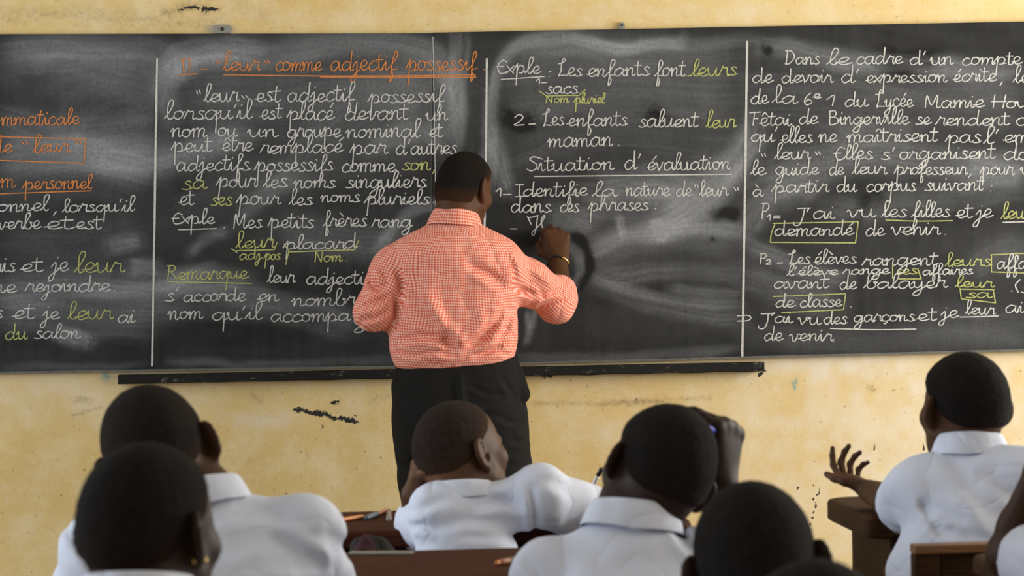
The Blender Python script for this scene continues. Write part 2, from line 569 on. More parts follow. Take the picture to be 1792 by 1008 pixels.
# wiped and smeared chalk, and dark arcs where strength is negative: polyline (photo pixels), half width, strength, streakiness
SWIPES = [
    ([(0, 95), (120, 88), (260, 92), (330, 120)], 22, .30), ([(0, 125), (130, 110), (240, 130)], 30, .24), ([(60, 150), (150, 120), (280, 160)], 45, .22),
    ([(100, 300), (130, 200), (200, 150), (270, 170)], 34, .20), ([(0, 215), (110, 235), (270, 220)], 26, .22), ([(0, 270), (120, 262), (270, 280)], 26, .34),
    ([(150, 262), (230, 275), (330, 262), (420, 240)], 22, .34), ([(0, 330), (140, 300), (260, 320)], 34, .22), ([(0, 420), (120, 430), (260, 400)], 40, .16),
    ([(0, 512), (140, 500), (300, 520)], 26, .30), ([(130, 505), (270, 508), (370, 470)], 12, .30), ([(0, 540), (150, 556), (270, 560)], 26, .24),
    ([(100, 588), (130, 592), (160, 596)], 12, .50), ([(225, 470), (262, 470), (275, 468)], 13, .45), ([(190, 430), (250, 420)], 14, .28),
    ([(300, 140), (320, 100), (380, 86), (470, 92)], 20, .42), ([(300, 200), (290, 150), (340, 110), (420, 96)], 22, .26), ([(480, 90), (560, 78), (660, 80), (740, 100), (785, 140), (790, 190), (765, 240)], 20, .36),
    ([(340, 150), (480, 130), (620, 125), (740, 160)], 46, .26), ([(320, 215), (500, 190), (700, 200), (770, 230)], 50, .22), ([(500, 330), (560, 240), (640, 180), (740, 160)], 34, .18),
    ([(690, 180), (745, 150), (780, 170)], 36, .20), ([(640, 260), (700, 236), (770, 240)], 18, .26), ([(420, 330), (520, 300), (640, 270), (740, 250)], 36, .16),
    ([(300, 370), (380, 320), (500, 300)], 34, .14), ([(660, 430), (690, 390), (740, 360), (800, 345)], 9, .34), ([(420, 380), (470, 330), (520, 310)], 14, .20),
    ([(330, 440), (360, 410), (400, 400)], 10, .26), ([(500, 400), (640, 420), (720, 430)], 26, .20), ([(290, 490), (340, 480), (430, 485)], 16, .30),
    ([(280, 500), (420, 520), (560, 530), (640, 560)], 14, .26), ([(280, 520), (400, 500), (480, 508)], 10, .2), ([(280, 555), (450, 540), (620, 575)], 16, .18),
    ([(790, 60), (795, 150), (800, 260)], 10, .30), ([(812, 60), (812, 160), (812, 250)], 6, .16), ([(860, 330), (858, 220), (868, 130), (905, 82), (980, 70)], 10, .38),
    ([(980, 70), (1080, 78), (1130, 74), (1180, 76), (1195, 62)], 9, .42), ([(900, 110), (1000, 84), (1150, 95), (1290, 100)], 30, .24), ([(880, 160), (1050, 130), (1280, 150)], 50, .24),
    ([(880, 260), (1050, 200), (1280, 220)], 60, .22), ([(880, 205), (905, 215), (930, 208)], 14, -.25), ([(1125, 190), (1150, 205)], 14, -.18), ([(862, 240), (885, 300), (900, 330)], 14, .34),
    ([(880, 90), (1290, 72), (1320, 85)], 12, .16), ([(1050, 330), (1130, 318), (1210, 340)], 28, .36), ([(1000, 360), (1100, 380), (1200, 350), (1290, 260)], 36, .30),
    ([(1150, 400), (1220, 350), (1290, 270), (1310, 230)], 22, .34), ([(1225, 380), (1270, 330), (1300, 280)], 12, .22), ([(1088, 375), (1093, 395), (1096, 412)], 6, .40),
    ([(1140, 385), (1150, 390), (1162, 415)], 6, .48), ([(1145, 386), (1160, 385), (1163, 410)], 5, .4), ([(975, 370), (1010, 385), (1040, 380)], 18, .26),
    ([(1030, 440), (1080, 418), (1150, 400), (1230, 392), (1300, 400)], 14, .32), ([(1030, 445), (1110, 425), (1200, 412), (1300, 420)], 26, .20), ([(1035, 470), (1100, 478), (1180, 470), (1300, 478)], 14, .20),
    ([(1045, 482), (1130, 510), (1210, 525), (1300, 534)], 8, .26), ([(1040, 490), (1120, 520), (1200, 545), (1300, 560)], 14, .16), ([(1180, 500), (1250, 510), (1300, 512)], 8, .18),
    ([(1005, 400), (1030, 430), (1035, 470), (1015, 500)], 7, -.30), ([(992, 420), (1012, 440), (1018, 480), (1005, 505)], 7, .26), ([(960, 480), (985, 520), (1000, 500)], 12, .18),  # opens with a dark arc painted on the board beside the writing hand
    ([(925, 540), (928, 580), (922, 602)], 5, .34), ([(938, 535), (932, 575)], 5, .30), ([(1240, 380), (1260, 372), (1290, 376)], 12, -.22),
    ([(1330, 85), (1400, 88), (1480, 105), (1530, 115)], 16, .30), ([(1510, 110), (1600, 108), (1700, 120), (1792, 118)], 14, .26), ([(1330, 130), (1460, 125), (1560, 140), (1792, 150)], 34, .22),
    ([(1540, 95), (1570, 110), (1640, 104)], 18, -.18), ([(1335, 85), (1345, 96)], 8, -.30), ([(1330, 200), (1480, 190), (1792, 180)], 34, .18), ([(1540, 260), (1480, 255), (1330, 290), (1310, 340)], 40, .16),
    ([(1460, 250), (1520, 240), (1600, 235)], 22, .14), ([(1330, 330), (1420, 300), (1560, 280), (1792, 290)], 26, .22), ([(1690, 290), (1760, 300), (1792, 310)], 22, .26), ([(1310, 400), (1340, 360), (1420, 330)], 20, .26),
    ([(1450, 370), (1500, 380), (1580, 350), (1792, 330)], 22, .20), ([(1310, 430), (1380, 460), (1450, 490), (1490, 495)], 14, .26), ([(1310, 480), (1400, 520), (1470, 540)], 22, .22),
    ([(1540, 345), (1500, 370), (1480, 400)], 14, -.16), ([(1600, 560), (1700, 570), (1792, 575)], 30, .14), ([(1690, 470), (1750, 440), (1792, 450)], 24, .14), ([(1310, 590), (1550, 600), (1792, 590)], 20, .10),
    ([(905, 628), (1100, 622), (1290, 610)], 7, .22), ([(300, 640), (500, 634), (700, 630)], 7, .16), ([(0, 646), (120, 643), (260, 640)], 6, .16),
]


def dust_map(px, py):
    w1, w2 = fbm(px * .006, py * .006, 3), fbm(px * .006 + 9, py * .006 + 4, 13)
    qx, qy = px + 34 * (w1 - .5), py + 34 * (w2 - .5)
    d = .10 * fbm(px * .004, py * .009, 21) + .06 * fbm(px * .02, py * .05, 25) - .035
    for i, (pts, w, k) in enumerate(SWIPES):
        p = np.asarray(pts, float)
        lo, hi = p.min(0) - 3 * w - 30, p.max(0) + 3 * w + 30
        m = (px > lo[0]) & (px < hi[0]) & (py > lo[1]) & (py < hi[1])
        if not m.any(): continue
        dist, run, sd = seg_dist(qx[m], qy[m], catmull(p, 5))
        fall = np.exp(-np.abs(dist / (w * 1.2)) ** 3.2)
        # streaks run along the stroke of the wiping cloth
        stk = .62 + 1.25 * vnoise(sd * .42 + 50, run * 2.0, 40 + i) * vnoise(sd * .08 + 20, run * 4, 80 + i)
        ends = np.clip(run / .12, 0, 1) ** .7 * np.clip((1 - run) / .12, 0, 1) ** .7
        d[m] += k * (.98 if w < 30 else .54) * fall * stk * (.35 + .65 * ends)
    # little spatters of chalk, and vertical drips of dirty water
    d += .035 * (vnoise(px * .11, py * .006, 61) - .4) * (fbm(px * .01, py * .01, 63) > .45)
    d -= .5 * np.exp(-(((px - 1247) / 3.2) ** 2 + ((py - 418) / 3.0) ** 2))
    return np.clip(d, 0, .9)


def board(name, TL, TR, BL, BR, label):
    c = [WY(*q, BOARD_Y) for q in (TL, TR, BL, BR)]
    nu = int((TR[0] - TL[0]) / 3.2); nv = int((BL[1] - TL[1]) / 3.2)
    u, v = np.meshgrid(np.linspace(0, 1, nu), np.linspace(0, 1, nv), indexing='ij')
    u, v = u.ravel()[:, None], v.ravel()[:, None]
    p = (c[0] * (1 - u) + c[1] * u) * (1 - v) + (c[2] * (1 - u) + c[3] * u) * v
    origin = (c[2] + c[3]) / 2
    px, py = PX(p)
    dust = dust_map(px, py)
    idx = np.arange(nu * nv).reshape(nu, nv)
    f = np.stack([idx[:-1, :-1], idx[:-1, 1:], idx[1:, 1:], idx[1:, :-1]], -1).reshape(-1, 4)
    # thickness: rim back to the wall
    rim = np.concatenate([idx[:, 0], idx[-1, 1:], idx[-2::-1, -1], idx[0, -2:0:-1]])
    back = p[rim].copy(); back[:, 1] = -0.001
    nb = len(p) + np.arange(len(rim))
    r2, n2 = np.roll(rim, -1), np.roll(nb, -1)
    f2 = np.stack([rim, r2, n2, nb], -1)
    vv = np.vstack([p, back]) - origin
    me = np_mesh(name, vv, np.vstack([f, f2]), False)
    attr(me, 'dust', np.concatenate([dust, np.zeros(len(back))]))
    o = link(name, me, [M['board'], M['board_edge']])
    mi = np.zeros(len(me.polygons), np.int32); mi[len(f):] = 1
    me.polygons.foreach_set('material_index', mi)
    o.location = origin
    tag(o, label, 'chalkboard')
    return o


board_l = board('chalkboard', (-170, 60), (756.5, 58), (-170, 656), (756.5, 640.5), 'black chalkboard with the orange heading and the orange box, teacher standing at its end')
board_r = board('chalkboard', (757.5, 57), (1960, 34.5), (757.5, 640.5), (1960, 609), 'black chalkboard the teacher writes on, with the last two columns of white writing')

# mounting tabs and screws along the top of the boards
def mount(px, py, r, parent, plate):
    o = np.array(parent.location)
    b = MB()
    p = WY(px, py, -0.004)
    if plate:
        pts = [(-1.7, 0), (-1.5, .6), (-.8, .75), (0, .55), (.8, .8), (1.5, .6), (1.75, 0), (1.4, -.75), (-1.4, -.75)]
    else:
        pts = [(-.75, -1.4), (-.8, 0), (-.55, .75), (0, 1.0), (.6, .75), (.85, 0), (.8, -1.4)]
    front = [b.bm.verts.new((p[0] + x * r - o[0], -0.012 - o[1], p[2] + z * r - o[2])) for x, z in pts]
    rear = [b.bm.verts.new((v.co.x, 0 - o[1], v.co.z)) for v in front]
    b.bm.faces.new(front); b.bm.faces.new(list(reversed(rear)))
    for i in range(len(front)):
        j = (i + 1) % len(front)
        b.bm.faces.new((front[i], front[j], rear[j], rear[i]))
    t = b.build('mounting_tab', M['metal'], parent)
    s = MB()
    c = p - o
    s.tube([(c[0], -0.010 - o[1], c[2]), (c[0], -0.018 - o[1], c[2])], [r * .36, r * .28], 10)
    s.build('screw', M['screw'], t)


mount(389, 51, .0185, board_l, True)
mount(1088, 44.5, .011, board_r, False)

# thin chalky strip along the bottom of each board
for bo, a, c in ((board_l, (-170, 655), (756, 641)), (board_r, (758, 640), (1960, 608.5))):
    o = np.array(bo.location)
    p0, p1 = WY(*a, BOARD_Y) - o, WY(*c, BOARD_Y) - o
    b = MB()
    vs = []
    for p in (p0, p1):
        vs.append([b.bm.verts.new((p[0], p[1] + dy, p[2] + dz)) for dy, dz in ((0.0, .004), (-.005, .004), (-.005, -.003), (0.015, -.003))])
    for k in range(4): b.bm.faces.new((vs[0][k], vs[0][(k + 1) % 4], vs[1][(k + 1) % 4], vs[1][k]))
    b.bm.faces.new(vs[0]); b.bm.faces.new(list(reversed(vs[1])))
    b.build('bottom_strip', m_plain('chalky_strip', (0.13, 0.125, 0.11), .7, .2, 0, .5, 40), bo)

# chalk ledge under the boards
def ledge():
    a, b_ = WY(207, 656, -.03), WY(1335, 633.5, -.03)
    c, d = WY(207, 672, -.03), WY(1335, 649.5, -.03)
    org = (a + b_ + c + d) / 4; org[1] = 0
    bm = MB()
    prof = lambda t, u: [(t[0], 0, t[2]), (t[0], -.052, t[2] - .001), (t[0], -.056, t[2] - .006), (t[0], -.056, u[2] + .004), (t[0], -.05, u[2]), (u[0], 0, u[2])]
    L = []
    for i in range(41):
        s = i / 40
        t, u = a * (1 - s) + b_ * s, c * (1 - s) + d * s
        j = .0012 * math.sin(i * 1.9) + .0008 * math.sin(i * 4.3)
        L.append([bm.bm.verts.new(Vector((x, y, z + (j if k in (1, 2, 3, 4) else 0))) - Vector(org)) for k, (x, y, z) in enumerate(prof(t, u))])
    for p, q in zip(L, L[1:]):
        for k in range(6): bm.bm.faces.new((p[k], p[(k + 1) % 6], q[(k + 1) % 6], q[k]))
    bm.bm.faces.new(L[0]); bm.bm.faces.new(list(reversed(L[-1])))
    o = bm.build('chalk_ledge', M['ledge'])
    o.location = org
    tag(o, 'long chipped black wooden chalk ledge fixed under the chalkboards', 'ledge')


ledge()

# ------------------------------------------------------------------ chalk writing
# one-stroke letters of a cursive school hand: width, then strokes of (x, y) in hundredths of the x-height
GL = {
    'a': (100, '78,84 45,100 10,58 20,6 50,6 78,58 82,96 80,28 92,0 112,20'),
    'b': (80, '-5,8 35,110 52,190 38,214 22,178 18,60 28,6 55,0 76,42 60,88 84,78'),
    'c': (78, '74,82 46,100 10,58 18,8 48,0 84,24'),
    'd': (104, '76,84 42,100 8,52 22,3 52,8 80,66 84,205|84,205 80,30 92,0 114,20'),
    'e': (74, '-5,28 45,42 64,80 44,100 18,76 15,24 40,0 82,24'),
    'f': (64, '-5,8 28,60 66,160 58,205 38,192 30,100 26,-40 22,-112 40,-108 48,-50 30,2 76,18'),
    'g': (96, '76,84 42,100 8,55 22,5 52,8 80,80 82,95|82,95 78,-20 60,-100 24,-108 16,-76 60,-16 108,22'),
    'h': (98, '-5,8 35,110 52,188 36,214 22,170 18,0|18,0 28,62 52,98 72,80 72,20 84,0 104,20'),
    'i': (48, '-5,14 20,96 22,22 34,0 54,20|28,142 30,150'),
    'j': (54, '-4,40 30,96 28,-30 12,-106 -14,-104 -8,-66 30,-14 62,20|36,142 38,150'),
    'l': (50, '-5,8 35,100 52,185 37,214 20,170 18,35 32,0 56,20'),
    'm': (124, '-4,60 14,98 16,0|16,0 24,66 44,98 58,80 56,0|56,0 64,66 86,98 100,80 98,20 110,0 130,20'),
    'n': (86, '-4,60 14,98 16,0|16,0 26,66 48,98 62,80 60,20 72,0 92,20'),
    'o': (82, '54,98 16,84 8,30 34,0 66,28 68,78 48,100 60,82 90,84'),
    'p': (96, '-14,20 22,118|22,118 18,-155|20,20 32,80 58,100 80,66 66,10 42,4|66,10 98,20'),
    'q': (98, '76,84 42,100 8,55 22,5 52,8 80,80 82,96|82,96 80,-150|80,0 104,20'),
    'r': (70, '-5,10 22,94 26,114 36,92 60,94 58,38 66,2 84,18'),
    's': (68, '64,88 42,102 24,80 50,46 56,12 30,0 2,12|52,6 72,18'),
    't': (54, '20,175 18,30 34,0 60,20|-8,120 56,124'),
    'u': (92, '-4,60 10,96 14,26 34,0 58,30 68,96|68,96 68,22 80,0 100,20'),
    'v': (78, '-4,74 12,96 28,12 38,2 60,60 64,96 92,88'),
    'x': (70, '4,96 62,0|66,98 0,0'),
    'y': (90, '-4,60 10,96 14,26 34,2 58,30 68,96|68,96 66,-30 46,-108 14,-106 22,-62 96,20'),
    'A': (90, '0,0 45,190 85,0|15,70 75,72'),
    'B': (95, '10,0 14,190|0,186 55,190 68,150 50,110 16,100|50,108 86,84 80,30 40,0 8,4'),
    'C': (95, '92,150 60,182 20,130 12,50 40,4 92,24'),
    'D': (105, '14,0 18,180|0,178 60,170 92,110 80,40 40,2 8,4'),
    'E': (84, '80,140 44,160 10,90 24,8 60,0 88,22|-8,84 56,86'),
    'F': (80, '18,0 22,180|-20,184 80,190|18,98 55,102'),
    'H': (110, '10,0 14,185|90,0 94,185|-4,90 110,94'),
    'I': (60, '30,0 32,170|-2,174 66,172|0,0 66,2'),
    'J': (70, '64,170 58,40 40,-70 8,-70 4,-30|20,172 100,176'),
    'L': (92, '-10,150 30,160 62,198 44,214 30,160 26,60 6,0 30,10 94,6'),
    'l2': (80, '12,190 12,10 20,0 80,4'),
    'M': (130, '6,0 14,180 52,40 96,186 100,30 112,0 132,18'),
    'N': (105, '8,0 12,180|12,180 78,0|78,0 84,186'),
    'P': (80, '16,0 18,180|0,176 52,182 74,140 52,96 18,92'),
    'R': (95, '14,0 18,180|0,176 56,180 70,136 46,100 18,96|40,98 90,0'),
    'S': (90, '92,164 40,184 16,150 70,90 72,30 36,0 4,20'),
    'T': (90, '42,0 44,180|-4,180 96,184'),
    '1': (40, '0,90 28,150 28,0'),
    '2': (70, '6,120 34,160 58,124 40,60 4,4 70,8'),
    '6': (66, '52,170 16,110 8,40 34,0 62,36 40,76 10,44'),
    '.': (34, '14,2 18,6'), ',': (34, '20,10 6,-40'), "'": (36, '24,180 10,130'), ':': (34, '14,10 18,14|16,80 20,84'),
    '"': (52, '8,170 20,130|30,176 42,136'), '-': (58, '2,40 52,42'), '=': (58, '2,30 52,32|4,62 54,64'),
    'z': (70, '4,92 60,94 8,6 70,8'), ' ': (70, ''), '(': (40, '34,190 6,100 28,-20'),
}
ACC = {'é': ('e', '42,128 72,176'), 'è': ('e', '22,176 56,132'), 'ê': ('e', '18,126 42,162 66,126'), 'à': ('a', '24,170 56,130'),
       'î': ('i', '4,134 26,166 50,134'), 'ï': ('i', '10,140 12,150|42,140 44,150'), 'ç': ('c', '46,0 56,-22 36,-40 24,-32')}
for k_, (w_, s_) in list(GL.items()):
    GL[k_] = (w_, [np.array([[float(c) / 100 for c in p.split(',')] for p in st.split()]) for st in s_.split('|') if st])
for k_, (b_, s_) in ACC.items():
    st = [q for i, q in enumerate(GL[b_][1]) if not (b_ == 'i' and i == 1)]
    GL[k_] = (GL[b_][0], st + [np.array([[float(c) / 100 for c in p.split(',')] for p in q.split()]) for q in s_.split('|')])


def lay(text, x0, x1, y, xh, slope=-.012):
    """strokes, in photo pixels, of a word written from x0 to x1 on base line y"""
    tot = sum(GL[c][0] for c in text) / 100
    sx = (x1 - x0) / tot
    out = []; cx = 0.0
    for c in text:
        w, st = GL[c]
        jy = random.uniform(-.05, .05); sy = random.uniform(.93, 1.08); sl = random.uniform(.02, .12)
        for s in st:
            q = s.copy()
            q += rng.normal(0, .018, q.shape)
            X = x0 + (cx + q[:, 0]) * sx + q[:, 1] * sl * xh
            Y = y - (q[:, 1] * sy + jy) * xh + (X - x0) * slope
            out.append(np.stack([X, Y], 1))
        cx += w / 100
    return out


m_chalk = {}
def chalk_mat(name, col):
    t = NT(name)
    co = t.coord()
    g = t.noise(co, 210, 3, .7)
    c = t.mix(t.ramp(g, [(.34, .8), (.56, 0.0)]), col, tuple(x * .5 + .02 for x in col))
    return t.done(c, .9, .1)
m_chalk['w'] = chalk_mat('white_chalk', (0.58, 0.58, 0.555))
m_chalk['o'] = chalk_mat('orange_chalk', (0.62, 0.225, 0.07))
m_chalk['y'] = chalk_mat('yellow_green_chalk', (0.45, 0.47, 0.17))
lift = [0]


def chalk(strokes, colour, name, board_, width=2.05, smooth=True):
    """ribbons of chalk lying on the face of a board, one mesh per line of writing"""
    V, Fc = [], []
    for s in strokes:
        p = catmull(s, 5) if smooth and len(s) > 2 else catmull(s, 10)
        if len(p) < 2: continue
        d = np.gradient(p, axis=0); L = np.hypot(d[:, 0], d[:, 1]) + 1e-6
        n = np.stack([-d[:, 1], d[:, 0]], 1) / L[:, None]
        ph = random.uniform(0, 50)
        w = width * .5 * (.86 + .3 * vnoise(np.cumsum(L) * .16 + ph, np.zeros(len(p)) + ph, 5))
        w = w * (1 - .12 * np.abs(d[:, 0]) / L)
        # round the ends a little
        p = np.vstack([p[0] - d[0] / L[0] * width * .35, p, p[-1] + d[-1] / L[-1] * width * .35])
        n = np.vstack([n[0], n, n[-1]]); w = np.concatenate([[w[0] * .45], w, [w[-1] * .45]])
        lift[0] += 1
        yy0 = BOARD_Y - .0008 - .00012 * (lift[0] % 7)
        base = len(V)
        for i_, (a, b) in enumerate(zip(p - n * w[:, None], p + n * w[:, None])):
            yy = yy0 - .000016 * (i_ % 90)
            V.append(WY(a[0], a[1], yy)); V.append(WY(b[0], b[1], yy))
        for i in range(len(p) - 1):
            Fc.append((base + 2 * i, base + 2 * i + 1, base + 2 * i + 3, base + 2 * i + 2))
    v = np.array(V) - np.array(board_.location)
    me = np_mesh(name, v, np.array(Fc), False)
    return link(name, me, m_chalk[colour], board_)


L_, R_ = board_l, board_r
